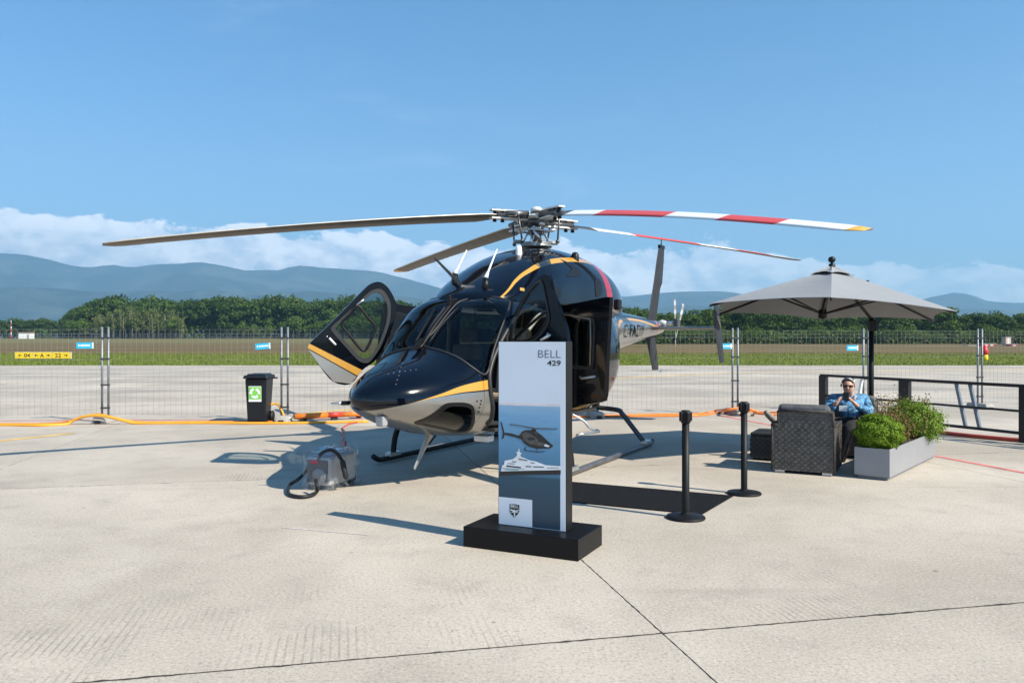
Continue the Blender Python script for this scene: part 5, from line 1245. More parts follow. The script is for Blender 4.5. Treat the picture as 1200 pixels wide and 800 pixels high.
# ---- umbrella
def umbrella():
    n0 = [(974, 348, 9.1), (832, 355.5, 9.95), (842.5, 366.5, 11.8), (960, 373.5, 12.6), (1094, 374.5, 11.9), (1121.5, 364.5, 10.1)]
    V = [P(*q) for q in n0]; ctr = sum(V, Vector()) / 6; ap = Vector((ctr.x + .03, ctr.y - .05, P(969, 316.5, ctr.y).z))
    pole = Vector((P(1021, 400, ctr.y + .75).x, ctr.y + .75, 0)); t = thing('parasol', 'grey cantilever parasol with a black pole over the wicker seats', 'umbrella', pole); o = -pole
    CL = bpy.data.materials.new('grey_canvas'); CL.use_nodes = True; tt = NT(CL.node_tree); b_ = tt.n['Principled BSDF']; oc = tt.new('ShaderNodeTexCoord').outputs['Object']
    cc = tt.mix(tt.noise(oc, 5, 6, .7), (.225, .235, .245), (.27, .28, .29)); tt.link(cc, b_.inputs[0]); b_.inputs['Roughness'].default_value = .85; b_.inputs['Specular IOR Level'].default_value = .15
    bn = tt.new('ShaderNodeBump'); bn.inputs['Strength'].default_value = .25; bn.inputs['Distance'].default_value = .02; tt.link(tt.noise(oc, 9, 4), bn.inputs['Height']); tt.link(bn.outputs[0], b_.inputs['Normal'])
    def canopy(apex, rim_, name, sagz, scal, lo=0., seg=10, ring=9):
        b = MB(); rows = []
        for r in range(ring + 1):
            f = lo + (1 - lo) * r / ring; row = []
            for i in range(6):
                p, q = rim_[i], rim_[(i + 1) % 6]
                for k in range(seg):
                    g = k / seg; e = p.lerp(q, g); ins = 4 * g * (1 - g); w = apex.lerp(e, f * (1 - scal * ins * f)); w.z -= sagz * ins * f * (1 - f) * 2 - .0 ; w.z += .004 * math.sin(math.pi * f); row.append(w + o)
            rows.append(row)
        n = 6 * seg; vs = [v for r in rows for v in r]; b.add(vs, [(r * n + k, r * n + (k + 1) % n, (r + 1) * n + (k + 1) % n, (r + 1) * n + k) for r in range(ring) for k in range(n)], 0, False)
        ob = b.build(name, CL, t); s_ = ob.modifiers.new('cloth', 'SOLIDIFY'); s_.thickness = .006; return ob
    canopy(ap, V, 'canopy', .05, .055, .0)
    vr = [ap.lerp(v, .20) + Vector((0, 0, .03)) for v in V]; canopy(ap + Vector((0, 0, .062)), vr, 'vent_flap', .05, .26, 0, 6, 4)
    top = ap + o + Vector((0, 0, .065)); MB().lathe([(.045, -.02), (.04, .015), (.018, .025), (.018, .035), (.04, .045), (.05, .075), (.04, .105), (0, .12)], top, 18).build('finial', BLACK, t)
    hubp = P(964, 368, ctr.y) + o; MB().tube([ap + o, hubp + Vector((0, 0, -.02))], .03, 10).build('centre_mast', BLACK, t); MB().lathe([(0, .07), (.05, .06), (.06, -.05), (0, -.07)], hubp, 12).build('rib_hub', BLACK, t)
    for v in V:
        MB().tube([ap + o + Vector((0, 0, -.045)), (ap.lerp(v, .5)) + o + Vector((0, 0, -.028)), v + o + Vector((0, 0, -.03))], .014, 6).build('rib', BLACK, t); MB().tube([hubp, ap.lerp(v, .52) + o - Vector((0, 0, .02))], .013, 6).build('strut', BLACK, t)
    ph = P(1021, 372, pole.y).z
    MB().tube([(0, 0, .02), (0, 0, ph)], .036, 14).build('pole', BLACKP, t); MB().tube([(0, 0, ph - .02), P(1003, 352, pole.y - .35) + o, ap.lerp(V[5], .3) + o], .024, 8).build('arm', BLACKP, t)
    cr = MB().box((0.0, -.03, ph - .12), (.09, .1, .16)).build('crank_box', BLACKP, t, None, .01); MB().tube([(.05, -.03, ph - .08), (.10, -.03, ph - .08), (.10, -.03, ph - .05)], .012, 6).build('crank_handle', BLACK, cr)
    MB().box((0, 0, .04), (.9, .14, .08)).build('base_bar', BLACKP, t, None, .01); MB().box((0, 0, .04), (.14, .9, .08)).build('base_bar', BLACKP, t, None, .01)
umbrella()

# ---- wicker armchairs and table
WICK = mat('wicker_strand', (.075, .068, .061), .36, 0, .35, 12, .2, 200); CUSH = mat('grey_cushion', (.12, .12, .125), .95, 0, .2, 12, .4, 200, spec=.1)
def weave(b, o, u, v, w, h, su=.036, sv=.030):
    """basket weave: flat bands over and under upright ribs"""
    nu, nv = max(2, int(w / su)), max(2, int(h / sv)); n = u.cross(v)
    for j in range(nv):
        z0, z1 = h * j / nv + .0012, h * (j + 1) / nv - .0012; vs = []
        for i in range(2 * nu + 1):
            x_ = w * i / (2 * nu); k = i // 2; lift = (.010 if (i + 2 * (j % 2)) % 4 < 2 else .0) if i % 2 == 0 else .007
            vs += [o + u * x_ + v * z0 + n * lift, o + u * x_ + v * z1 + n * lift]
        b.add(vs, [(2 * i, 2 * i + 2, 2 * i + 3, 2 * i + 1) for i in range(2 * nu)], 0, True)
def armchair(origin, e1, label, w=.70, dp=.72, hb=.745, ha=.575):
    """origin: back left corner on the floor seen from behind; e1 along the back, facing e2"""
    e2 = Vector((-e1.y, e1.x, 0)); t = thing('wicker_armchair', label, 'armchair', origin, math.atan2(e1.y, e1.x)); X, Y, Z = Vector((1, 0, 0)), Vector((0, 1, 0)), Vector((0, 0, 1)); z0 = .035; aw = .14
    core = MB(); core.box((w / 2, .05, (z0 + hb) / 2), (w * .80, .07, hb - z0 - .02)); core.box((aw / 2 + .01, dp / 2, (z0 + ha) / 2), (aw - .03, dp - .03, ha - z0 - .03)); core.box((w - aw / 2 - .01, dp / 2, (z0 + ha) / 2), (aw - .03, dp - .03, ha - z0 - .03)); core.box((w / 2, dp / 2, .18), (w - .05, dp - .05, .26)); core.build('inner_frame', INTERIOR, t)
    b = MB(); weave(b, Vector((0, 0, z0)), X, Z, w, ha - z0); weave(b, Vector((w * .10, -.0, ha)), X, Z, w * .88, hb - ha); weave(b, Vector((w * .98, .12, ha - .1)), -X, Z, w * .88, hb - ha + .1)
    weave(b, Vector((w * .98, 0, ha)), Y, Z, .12, hb - ha); weave(b, Vector((w * .10, .12, ha)), -Y, Z, .12, hb - ha); weave(b, Vector((w * .10, 0, hb)), X, Y, w * .88, .12); b.build('backrest', WICK, t)
    for sd in (0, 1):
        b = MB(); xo = w if sd else 0.
        if sd: weave(b, Vector((w, 0, z0)), Y, Z, dp, ha - z0); weave(b, Vector((w - aw, dp, z0)), X * -1, Z, -aw if False else .001, .01)
        else: weave(b, Vector((0, dp, z0)), -Y, Z, dp, ha - z0)
        xa = w - aw if sd else 0.; weave(b, Vector((xa, 0, ha)), X, Y, aw, dp); weave(b, Vector((xa + aw, dp, z0)), -X, Z, aw, ha - z0)
        if sd: weave(b, Vector((w - aw, dp, .3)), -Y, Z, dp, ha - .3)
        else: weave(b, Vector((aw, 0, .3)), Y, Z, dp, ha - .3)
        b.build('arm', WICK, t)
    b = MB(); weave(b, Vector((w - aw, dp - .01, z0)), -X, Z, w - 2 * aw, .27); b.build('front_apron', WICK, t)
    b = MB()
    for x_, y_, zt3 in ((0, 0, ha), (w, 0, ha), (w, dp, ha), (0, dp, ha), (w * .10, 0, hb), (w * .98, 0, hb)): b.tube([(x_, y_, z0 if zt3 == ha else ha), (x_, y_, zt3)], .016, 6)
    for p0_, p1_ in (((0, 0, ha), (0, dp, ha)), ((w, 0, ha), (w, dp, ha)), ((w * .10, 0, hb), (w * .98, 0, hb)), ((0, 0, ha), (w * .1, 0, ha))): b.tube([p0_, p1_], .02, 6)
    tag(b.build('corner_binding', mat('wicker_binding', (.05, .046, .042), .7, 0, .35, 30, spec=.2), t), kind='stuff')
    MB().box((w / 2, dp / 2 + .06, .385), (w - 2 * aw - .02, dp - .14, .13)).build('seat_cushion', CUSH, t, None, .04)
    MB().box((w / 2 - .01, .17, hb - .10), (w - .1, .14, .34), (X, Vector((0, .97, -.2)).normalized(), Vector((0, .2, .97)).normalized())).build('back_cushion', CUSH, t, None, .05)
    for x_ in (.08, w - .08):
        for y_ in (.07, dp - .07): MB().box((x_, y_, z0 / 2), (.11, .07, z0)).build('foot', STEEL, t)
    return t
bl, br = G(905, 553), G(977.5, 558.5); e1, _, _ = frame(bl, br)
armchair(bl, e1, 'grey wicker armchair with its woven back towards the camera', (br - bl).length)
seat_c = Vector((4.62, 10.95, 0)); e1b = Vector((-.80, -.60, 0)).normalized()
ang = math.atan2(e1b.y, e1b.x); e1b = Vector((math.cos(ang), math.sin(ang), 0)); e2b = Vector((-e1b.y, e1b.x, 0))
FACE = Vector((-.62, -.785, 0)).normalized(); e1b = Vector((FACE.y, -FACE.x, 0)); e2b = FACE
armchair(seat_c - e1b * .36 - FACE * .42, e1b, 'grey wicker armchair that the man sits in, behind the planter', .74)
a = G(879.5, 538.5); d, s_, up = frame(bl, br); 
t = thing('footstool', 'low black wicker footstool left of the armchair', 'footstool', a, math.atan2(d.y, d.x)); W_, D_, H_ = .62, .55, .36
MB().box((W_ / 2, D_ / 2, .18), (W_ - .02, D_ - .02, .28)).build('inner_frame', INTERIOR, t)
DW = mat('dark_wicker', (.012, .0115, .012), .5, 0, .4, 45); b = MB(); X, Y, Z = Vector((1, 0, 0)), Vector((0, 1, 0)), Vector((0, 0, 1))
weave(b, Vector((0, 0, .03)), X, Z, W_, .28); weave(b, Vector((0, D_, .03)), -Y, Z, D_, .28); weave(b, Vector((W_, 0, .03)), Y, Z, D_, .28); b.build('woven_side', DW, t)
MB().box((W_ / 2, D_ / 2, .34), (W_ + .01, D_ + .01, .05)).build('cushion', mat('black_cushion', (.012, .012, .013), .8), t, None, .02)
for x_ in (.05, W_ - .05):
    for y_ in (.05, D_ - .05): MB().box((x_, y_, .015), (.05, .05, .03)).build('foot', BLACK, t)

# ---- planter box and shrubs
n1, n0, f0 = G(1042.6, 563.8), G(1001, 560), G(1097, 536.5); d, s_, up = frame(n1, f0); L = (f0 - n1).length; Wp = abs((n0 - n1).dot(s_)); Wp = max(Wp, .38)
t = thing('planter_box', 'long light grey planter box with shrubs beside the armchairs', 'planter', n1, math.atan2(d.y, d.x)); HP = .355
PL = mat('planter_grey', (.265, .27, .285), .38, .1, .04, 3); IN = .012
b = MB(); 
for c_, sz in (((L / 2, IN / 2, HP / 2 + .02), (L, IN, HP - .04)), ((L / 2, Wp - IN / 2, HP / 2 + .02), (L, IN, HP - .04)), ((IN / 2, Wp / 2, HP / 2 + .02), (IN, Wp - 2 * IN, HP - .04)), ((L - IN / 2, Wp / 2, HP / 2 + .02), (IN, Wp - 2 * IN, HP - .04))): b.box(c_, sz)
b.build('box_wall', PL, t); MB().box((L / 2, Wp / 2, .02), (L - .06, Wp - .06, .038)).build('plinth', mat('planter_plinth', (.16, .165, .175), .4), t)
MB().box((L / 2, Wp / 2, HP - .06), (L - 2 * IN - .004, Wp - 2 * IN - .004, .03)).build('soil', mat('potting_soil', (.03, .022, .016), .95, 0, .4, 30, .8, 90), t)
def pw(u, v, z): return n1 + d * u + s_ * v + Vector((0, 0, z))
BOXL = leaf_mat('boxwood_leaves', (.12, .21, .012), (.25, .37, .03)); NANL = leaf_mat('nandina_leaves', (.13, .14, .03), (.28, .14, .05)); BUSHL = leaf_mat('bush_leaves', (.10, .18, .016), (.25, .36, .04)); STEM = mat('plant_stem', (.08, .05, .03), .8)
def shrub(name, label, centre, rad, n, size, leaf, seed, flat=.85, spiky=0., cat='shrub'):
    r_ = np.random.default_rng(seed); t = thing(name, label, cat, centre - Vector((0, 0, rad * flat)));
    dd = r_.normal(0, 1, (n, 3)); dd /= np.linalg.norm(dd, axis=1, keepdims=True)
    lump = 1 + .09 * np.sin(dd[:, 0] * 9 + seed) * np.sin(dd[:, 1] * 8) + .07 * np.sin(dd[:, 2] * 11 + dd[:, 0] * 5)
    rr = rad * lump * (1 - np.abs(r_.normal(0, .13, n))) ; C = dd * rr[:, None]; C[:, 2] *= flat; C[:, 2] += rad * flat
    if spiky: C += dd * (r_.uniform(0, 1, n) ** 6 * spiky)[:, None]
    V = leaf_quads(C, dd, size, r_); np_mesh('foliage', V, np.arange(len(V)).reshape(-1, 4), leaf, t); b = MB()
    for k in range(9):
        a_ = k * 2.4; b.tube([(0, 0, -.05), (math.cos(a_) * rad * .35, math.sin(a_) * rad * .35, rad * flat * .9), (math.cos(a_) * rad * .7, math.sin(a_) * rad * .7, rad * flat * 1.35)], [.014, .009, .004], 5)
    b.build('stem', STEM, t); return t
shrub('boxwood_shrub', 'round bright green clipped box shrub at the near end of the planter', pw(.26, Wp / 2, HP + .15), .265, 12500, .0088, BOXL, 1)
shrub('leafy_shrub', 'yellow green bushy shrub at the far end of the planter', pw(L - .40, Wp / 2, HP + .14), .33, 12500, .010, BUSHL, 2, .8, .1)
def nandina(u0, u1, seed, label, n_st=24):
    r_ = np.random.default_rng(seed); base = pw((u0 + u1) / 2, Wp / 2, HP - .05); t = thing('feathery_shrub', label, 'shrub', base); b = MB(); C, N = [], []
    for k in range(n_st):
        x_, y_ = r_.uniform(-(u1 - u0) / 2, (u1 - u0) / 2), r_.uniform(-Wp * .4, Wp * .4); q0 = d * x_ + s_ * y_; h = r_.uniform(.22, .58); q1 = q0 * 1.12 + Vector((r_.normal(0, .1), r_.normal(0, .1), h)); md = q0.lerp(q1, .55) + Vector((r_.normal(0, .03), r_.normal(0, .03), .02))
        b.tube([q0, md, q1], [.006, .004, .002], 5)
        for m in range(60):
            f = r_.uniform(.25, 1.0); p = q0.lerp(md, f * 2) if f < .5 else md.lerp(q1, f * 2 - 1); C.append(np.array(p) + r_.normal(0, .045, 3)); N.append(np.array([r_.normal(), r_.normal(), .6]))
    for m in range(420): C.append(np.array(d * r_.uniform(-(u1 - u0) / 2, (u1 - u0) / 2) - s_ * (Wp * .5 * 1 - .0) * 0 + s_ * (-.03) + Vector((0, 0, r_.uniform(-.02, .2))))+ r_.normal(0, .03, 3)); N.append(np.array([0, -1, .4]))
    V = leaf_quads(np.array(C), np.array(N), .0095, r_); np_mesh('foliage', V, np.arange(len(V)).reshape(-1, 4), NANL, t); b.build('stem', STEM, t)
nandina(.45, .95, 3, 'loose reddish feathery shrub in the middle of the planter', 26); nandina(.85, L - .25, 4, 'sparse bronze tipped shrub with long twigs behind the green shrub', 18)

# ---- black railing
RAIL = mat('railing_black', (.013, .014, .016), .42, .2, .15, 6); RAILB = mat('railing_face', (.16, .19, .23), .4, .4, .1, 6)
a = Vector((6.65, 17.1, 0)) * K; c = Vector((8.5, 13.2, 0)) * K; d, s_, up = frame(a, c); L1 = (c - a).length; L = L1 + 1.9
t = thing('railing', 'black metal railing with paired slanted bars behind the planter', 'railing', a, math.atan2(d.y, d.x)); zt_, zm, zb = .885, .50, .165
for z_, nm, w_ in ((zt_, 'top_rail', .05), (zm, 'middle_rail', .035), (zb, 'bottom_rail', .045)): MB().box((L / 2, 0, z_), (L, .05, w_)).build(nm, RAIL, t, None, .004)
for x_, w_ in ((.06, .16), (L1 * .478, .20), (L1, .10), (L - .05, .10)):
    MB().box((x_, .012, .45), (w_, .09, .86)).build('post', RAIL, t, None, .006)
for x_, dx in ((L1 * .725, .16), (L1 * .785, .16), (L1 * .20, -.14), (L1 * .25, -.14), (L1 + .8, .16), (L1 + 1.0, .16)):
    p0, p1 = Vector((x_, 0, zt_ - .02)), Vector((x_ + dx, 0, zb + .02)); ax = (p1 - p0).normalized(); MB().box((p0 + p1) / 2, ((p1 - p0).length, .045, .05), (ax, Vector((0, 1, 0)), ax.cross(Vector((0, 1, 0))))).build('slanted_bar', RAILB if dx > 0 else WHITE, t, None, .004)

# ---- seated man
def skin_mesh(name, nodes, edges, mats, parent, root=0, sub=2):
    me = bpy.data.meshes.new(name); me.from_pydata([tuple(p) for p, r in nodes], edges, []); o = bpy.data.objects.new(name, me); COL.objects.link(o); o.parent = parent
    for m in (mats if isinstance(mats, list) else [mats]): me.materials.append(m)
    sk = o.modifiers.new('skin', 'SKIN'); sk.use_smooth_shade = True
    for i, (p, r) in enumerate(nodes):
        rx, ry = r if isinstance(r, tuple) else (r, r); me.skin_vertices[0].data[i].radius = (rx, ry)
    me.skin_vertices[0].data[root].use_root = True
    sb = o.modifiers.new('sub', 'SUBSURF'); sb.levels = sub; sb.render_levels = sub; return o
SKIN = mat('skin', (.52, .29, .20), .5, 0, .12, 12); SHIRT = mat('blue_denim_shirt', (.085, .235, .41), .85, 0, .75, 16, 1.0, 22); TROUS = mat('black_trousers', (.008, .008, .010), .85, 0, .2, 9); HAIR = mat('grey_hair', (.26, .25, .24), .85, 0, .75, 30, .6, 120); SHOE = mat('tan_sandal', (.24, .20, .17), .7, 0, .4, 26); LINEN = mat('grey_trouser_leg', (.20, .19, .175), .85, 0, .25, 14)  # SHIRT: strong mottling paints light highlight patches into the cloth colour
pel = Vector((4.60, 10.80, .50))
man = thing('person', 'man in a blue shirt and sunglasses looking at his phone, feet up on the footstool', 'person', pel - Vector((0, 0, .5))); MO = -Vector(man.location)
J = {k: P(*v) + MO for k, v in {'pelvis': (1001, 494, 10.80), 'spine': (998, 483, 10.80), 'chest': (995.5, 471.5, 10.82), 'neck': (995, 462.5, 10.74), 'head0': (994.2, 458, 10.67), 'head1': (993.6, 451.2, 10.64), 'head2': (993.6, 445, 10.66),
 'shR': (977, 467.5, 10.80), 'elR': (967, 483.5, 10.62), 'wrR': (978.5, 474, 10.42), 'haR': (983, 468.5, 10.40), 'shL': (1013, 467.5, 10.85), 'elL': (1019.5, 483.5, 10.66), 'wrL': (1004, 475, 10.42), 'haL': (998, 469.5, 10.40),
 'hipR': (992, 498, 10.70), 'knR': (958, 494, 10.62), 'anR': (914, 496, 10.62), 'hipL': (1008, 499, 10.72), 'knL': (995, 500, 10.33), 'anL': (984, 543, 10.35), 'toL': (979, 548, 10.20)}.items()}
order = list(J); ix = {k: i for i, k in enumerate(order)}
rad = {'pelvis': (.155, .12), 'spine': (.15, .12), 'chest': (.16, .11), 'neck': .055, 'head0': (.062, .07), 'head1': (.078, .092), 'head2': (.06, .07), 'shR': .07, 'elR': .05, 'wrR': .032, 'haR': (.036, .022), 'shL': .07, 'elL': .05, 'wrL': .032, 'haL': (.036, .022), 'hipR': .09, 'knR': .065, 'anR': .042, 'hipL': .09, 'knL': .065, 'anL': .042, 'toL': .035}
E_ = [('pelvis', 'spine'), ('spine', 'chest'), ('chest', 'neck'), ('neck', 'head0'), ('head0', 'head1'), ('head1', 'head2'), ('chest', 'shR'), ('shR', 'elR'), ('elR', 'wrR'), ('wrR', 'haR'), ('chest', 'shL'), ('shL', 'elL'), ('elL', 'wrL'), ('wrL', 'haL'), ('pelvis', 'hipR'), ('hipR', 'knR'), ('knR', 'anR'), ('pelvis', 'hipL'), ('hipL', 'knL'), ('knL', 'anL'), ('anL', 'toL')]
slim = {'pelvis': (.10, .08), 'spine': (.10, .075), 'chest': (.105, .07), 'shR': .05, 'shL': .05, 'hipR': .07, 'hipL': .07, 'elR': .04, 'elL': .04, 'knR': .055, 'knL': .055, 'haR': (.028, .018), 'haL': (.028, .018)}
nodes = [(J[k], slim.get(k, rad[k])) for k in order]; edges = [(ix[a], ix[c]) for a, c in E_]
fdir = (Vector((0, 0, EYE)) - P(994, 450, 10.66)); fdir.z = -.25 * fdir.length; fdir.normalize(); side = fdir.cross(Vector((0, 0, 1))).normalized()   # towards the picture's left
# fingers and thumbs as short chains rooted in the palms
def add_hand(key, aim, spread, thumb):
    root = ix[key]
    for q, (sp_, ln) in enumerate(((-1, .048), (-.33, .055), (.33, .053), (1, .044))):
        b0 = J[key] + spread * (.021 * sp_); b1 = b0 + aim * ln * .55 + fdir * .008; b2 = b0 + aim * ln * .75 - fdir * .018
        i0 = len(nodes); nodes.append((b0 + aim * .02, .011)); nodes.append((b1, .0095)); nodes.append((b2, .008)); edges.extend([(root, i0), (i0, i0 + 1), (i0 + 1, i0 + 2)])
    i0 = len(nodes); nodes.append((J[key] + thumb * .03, .012)); nodes.append((J[key] + thumb * .05 + aim * .03, .0095)); edges.extend([(root, i0), (i0, i0 + 1)])
add_hand('haR', (Vector((.5, 0, .85))).normalized(), Vector((.3, 0, .2)).normalized(), Vector((.7, 0, .5)).normalized()); add_hand('haL', (Vector((-.5, 0, .85))).normalized(), Vector((-.3, 0, .2)).normalized(), Vector((-.7, 0, .5)).normalized())
body = skin_mesh('body', nodes, edges, SKIN, man)
# nose, ears and mouth belong to the head
hc = J['head1']; upv = Vector((0, 0, 1))
b = MB(); b.tube([hc + fdir * .088 + upv * .01, hc + fdir * .108 - upv * .018, hc + fdir * .092 - upv * .03], [.008, .014, .008], 8); b.build('nose', SKIN, man)
for sg in (1, -1): MB().lathe([(0, .012), (.018, .008), (.026, 0), (.018, -.008), (0, -.01)], hc + side * (.082 * sg) - upv * .005, 12, side).build('ear', SKIN, man)
MB().tube([hc + fdir * .088 - upv * .052 + side * .022, hc + fdir * .095 - upv * .050, hc + fdir * .088 - upv * .052 - side * .022], .005, 6).build('mouth', mat('lip', (.32, .11, .09), .5), man)
b = MB(); n_ = 14
prof = []
for i in range(9):
    el = R(-12 + i * 12.75); 
    for k in range(24):
        a_ = 2 * math.pi * k / 24; dirv = (side * math.cos(a_) + fdir * math.sin(a_)); fr_ = max(0, math.sin(a_)); e_ = max(el, R(58) * fr_ ** .8); 
        q = Vector((0, 0, 0)) + side * (math.cos(a_) * math.cos(e_) * .079) + fdir * (math.sin(a_) * math.cos(e_) * .093) + upv * (math.sin(e_) * .103); prof.append(hc + upv * .008 + q + q.normalized() * (rng.normal(0, .005)))
b.add(prof, [(i * 24 + k, i * 24 + (k + 1) % 24, (i + 1) * 24 + (k + 1) % 24, (i + 1) * 24 + k) for i in range(8) for k in range(24)], 0, True); b.build('hair', HAIR, man)
gl = MB()
for sg in (1, -1): gl.box(hc + fdir * .094 + upv * .014 + side * (.035 * sg), (.044, .012, .026), (side, fdir, upv))
gl.box(hc + fdir * .098 + upv * .022, (.03, .008, .008), (side, fdir, upv))
for sg in (1, -1): gl.tube([hc + fdir * .09 + side * (.06 * sg) + upv * .02, hc + side * (.088 * sg) + upv * .012], .005, 6)
gl.build('sunglasses', BLACK, man, None, .004)
# clothes over the body
def over(name, keys, grow, m, sub=2, extra=None):
    ii = {k: n for n, k in enumerate(keys)}; nd = []
    for k in keys:
        r = (extra or {}).get(k, rad[k]); r = r if isinstance(r, tuple) else (r, r); nd.append((J[k], (r[0] + grow, r[1] + grow)))
    return skin_mesh(name, nd, [(ii[a], ii[c]) for a, c in E_ if a in ii and c in ii], m, man, 0, sub)
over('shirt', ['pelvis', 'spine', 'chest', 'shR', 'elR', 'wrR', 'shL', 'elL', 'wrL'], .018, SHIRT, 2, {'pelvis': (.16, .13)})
over('trousers', ['pelvis', 'hipR', 'hipL', 'knL', 'anL', 'knR'], .022, TROUS, 2, {'pelvis': (.14, .11)}); 
ix2 = J['knR'].lerp(J['anR'], .82); skin_mesh('trouser_leg', [(J['knR'], (.08, .08)), (J['knR'].lerp(J['anR'], .5), (.076, .076)), (ix2, (.07, .07))], [(0, 1), (1, 2)], LINEN, man)
ft = [P(913, 496, 10.62) + MO, P(906, 491, 10.6) + MO, P(899, 484.5, 10.58) + MO, P(896.5, 481, 10.57) + MO]
skin_mesh('sandal', [(ft[0], (.062, .06)), (ft[1], (.058, .052)), (ft[2], (.055, .042)), (ft[3], (.04, .03))], [(0, 1), (1, 2), (2, 3)], SHOE, man)
skin_mesh('shoe', [(J['anL'] - upv * .02, (.05, .05)), (J['toL'], (.045, .035))], [(0, 1)], BLACKP, man)
bd = P(988, 478.5, 10.50) + MO; MB().box(bd, (.10, .006, .075), (side, fdir, upv)).build('name_badge', WHITE, man, None, .003)
for sg in (1, -1): MB().tube(smooth_pts([J['neck'] + side * (.06 * sg) + fdir * .05, J['chest'] + side * (.045 * sg) + fdir * .135, bd + upv * .04], 4), .006, 6).build('lanyard', mat('lanyard_blue', (.02, .08, .2), .7), man)
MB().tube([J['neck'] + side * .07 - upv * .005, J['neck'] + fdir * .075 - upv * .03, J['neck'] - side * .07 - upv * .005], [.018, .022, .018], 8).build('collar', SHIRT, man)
ph = P(991.5, 464.5, 10.37); tp = thing('phone', 'black phone held up in both hands by the seated man', 'phone', ph); MB().box((0, 0, 0), (.07, .009, .115), (side, (fdir * .9 + upv * .3).normalized(), (upv * .95 + fdir * -.3).normalized())).build('phone_body', BLACK, tp, None, .006)
MB().box(-fdir * .006, (.062, .002, .105), (side, (fdir * .9 + upv * .3).normalized(), (upv * .95 + fdir * -.3).normalized())).build('screen', scr, tp)

# ================================================================ ON THE AIRFIELD
YB = mat('board_yellow', (.82, .56, .01), .45); 
dY = 62.; a = P(17, 421, dY); c = P(83.5, 421, dY); t = thing('taxiway_board', 'long yellow taxiway board with black arrows and numbers in the grass', 'sign', (a.x, dY, field_z(dY))); z0, z1 = P(17, 420.3, dY).z - field_z(dY), P(17, 412.3, dY).z - field_z(dY); s = dY / F
BT = mat('board_black', (.02, .02, .02), .5)
fr_ = MB(); fr_.box(((c.x - a.x) / 2, .06, (z0 + z1) / 2), (c.x - a.x, .1, z1 - z0)); fr_.build('frame', mat('board_frame', (.5, .47, .3), .5), t, None, .01)
for x_ in (.3, 1.5, 2.9, 4.1): MB().tube([(x_, .06, 0), (x_, .06, z0 + .05)], .04, 8).build('leg', BLACK, t)
def arrow(b, x, z, w, h, sgn):
    pts = [(0, 0), (.42, .5), (.42, .14), (1, .14), (1, -.14), (.42, -.14), (.42, -.5)]; q = [Vector((x + (px_ if sgn > 0 else 1 - px_) * w, -.006, z + pz * h)) for px_, pz in pts]
    b.prism(q, (0, .004, 0))
edges_ = [17.3, 38.2, 60.8, 83.2]
for k in range(3):
    xa, xb = (edges_[k] - 17) * s + .03, (edges_[k + 1] - 17) * s - .03; pnl = MB().box(((xa + xb) / 2, 0, (z0 + z1) / 2), (xb - xa, .008, z1 - z0 - .07)).build('yellow_panel', YB, t); b = MB(); zc = (z0 + z1) / 2; w = xb - xa
    tx = ('04', 'A', '22')[k]; xs0, xs1 = ((.52, .88), (.38, .60), (.15, .48))[k]
    if k < 2: arrow(b, xa + w * (.18 if k == 0 else .08), zc, w * .2, .22, 1)
    if k > 0: arrow(b, xa + w * (.72 if k == 1 else .64), zc, w * .2, .22, -1)
    tv, tf, asp = text_mesh(tx, .02); b.add([Vector((xa + w * (xs0 + (xs1 - xs0) * u_), -.0065, zc - .15 + .30 * v_)) for u_, v_ in tv], tf); b.build('black_lettering', BT, pnl)
# hut and mast at the left, runway huts at the right
def field_thing(name, label, cat, px, d, group=None): return thing(name, label, cat, (px_at(px, d), d, field_z(d)), 0, group)
HW_ = mat('hut_white', (.74, .74, .7), .6); RW_R = mat('signal_red', (.62, .05, .035), .5); RW_W = mat('signal_white', (.75, .74, .72), .5); BEI = mat('hut_beige', (.62, .46, .36), .6)
t = field_thing('field_hut', 'small white hut with a flat brown roof before the trees at the left', 'hut', 31, 392); MB().box((0, 0, 1.4), (6, 3, 2.9)).build('wall', HW_, t); MB().box((0, 0, 3.05), (6.4, 3.4, .4)).build('roof', mat('brown_roof', (.22, .12, .08), .8), t); MB().box((1.6, -1.52, 1.0), (.9, .05, 2.0)).build('door', mat('grey_door', (.3, .3, .3), .6), t)
t = field_thing('radio_mast', 'thin red and white mast at the far left before the trees', 'mast', 13, 392); 
for k in range(6): MB().tube([(0, 0, k * 1.5), (0, 0, (k + 1) * 1.5)], [.24 - k * .02, .22 - k * .02], 8).build('mast_section', RW_R if k % 2 == 0 else RW_W, t)
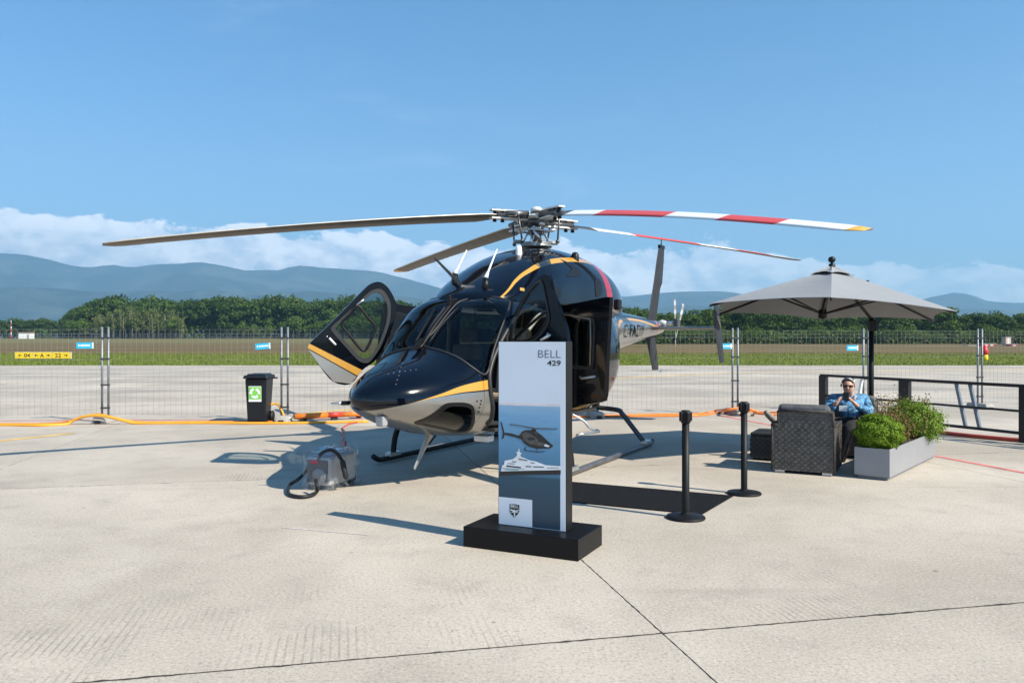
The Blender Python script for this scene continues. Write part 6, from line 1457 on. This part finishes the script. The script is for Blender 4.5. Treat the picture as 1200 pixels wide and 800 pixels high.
def checker(name, label, px0, px1, y0, y1, d, cols, dep=2.0, cat='hut'):
    t = field_thing(name, label, cat, (px0 + px1) / 2, d); w = (px1 - px0) * d / F; zb, zt2 = -.05, P(0, y0, d).z - field_z(d); n = len(cols)
    for k, cl in enumerate(cols): MB().box((-w / 2 + w * (k + .5) / n, 0, (zb + zt2) / 2), (w / n, dep, zt2 - zb)).build('wall_panel', {'r': RW_R, 'w': RW_W, 'b': BEI}[cl], t)
    MB().box((0, 0, zt2 + .06), (w + .2, dep + .2, .12)).build('roof', mat('hut_roof', (.35, .33, .31), .7), t); return t
checker('field_hut', 'small beige hut on the grass left of the checkered huts', 1131.5, 1141, 405, 409.5, 175, 'bb'); checker('field_hut', 'low red and white checkered hut behind the right pair of fence posts', 1148, 1164, 403, 408, 180, 'rwrwr'); checker('field_hut', 'tall narrow red and white hut towards the right edge', 1176.5, 1182.5, 395, 408, 182, 'bwb', 1.5); checker('field_hut', 'low red and white checkered hut beside the tall narrow one', 1181.5, 1189.5, 403.5, 408, 178, 'rwr')
t = field_thing('marker_post', 'red and yellow marker post standing in the near grass at the right', 'marker', 1154.2, 60); s = 60 / F
MB().lathe([(0, 0), (.16, 0), (.22, .1), (.22, .38), (.16, .45), (0, .45)], (0, 0, .02), 16).build('yellow_base', YB, t); MB().lathe([(.10, 0), (.22, .06), (.24, .3), (.20, .46), (.17, .5), (.17, .62), (.1, .72), (0, .74)], (0, 0, .45), 16).build('red_head', mat('marker_red', (.7, .015, .03), .4), t)
# perimeter fence before the far wood
d = 391; t = field_thing('perimeter_fence', 'long thin grey fence at the foot of the far wood', 'fence', 0, d); b = MB(); x0, x1 = 0, 330
for k in range(0, 111): b.tube([(-60 + k * 3.4, 0, 0), (-60 + k * 3.4, 0, 2.4)], .05, 5)
tag(b.build('fence_post', GALV, t), kind='stuff'); b = MB()
for z_ in (.5, 1.0, 1.5, 2.0, 2.4): b.tube([(-60, 0, z_), (314, 0, z_)], .03, 4)
tag(b.build('fence_wire', GALV, t), kind='stuff')
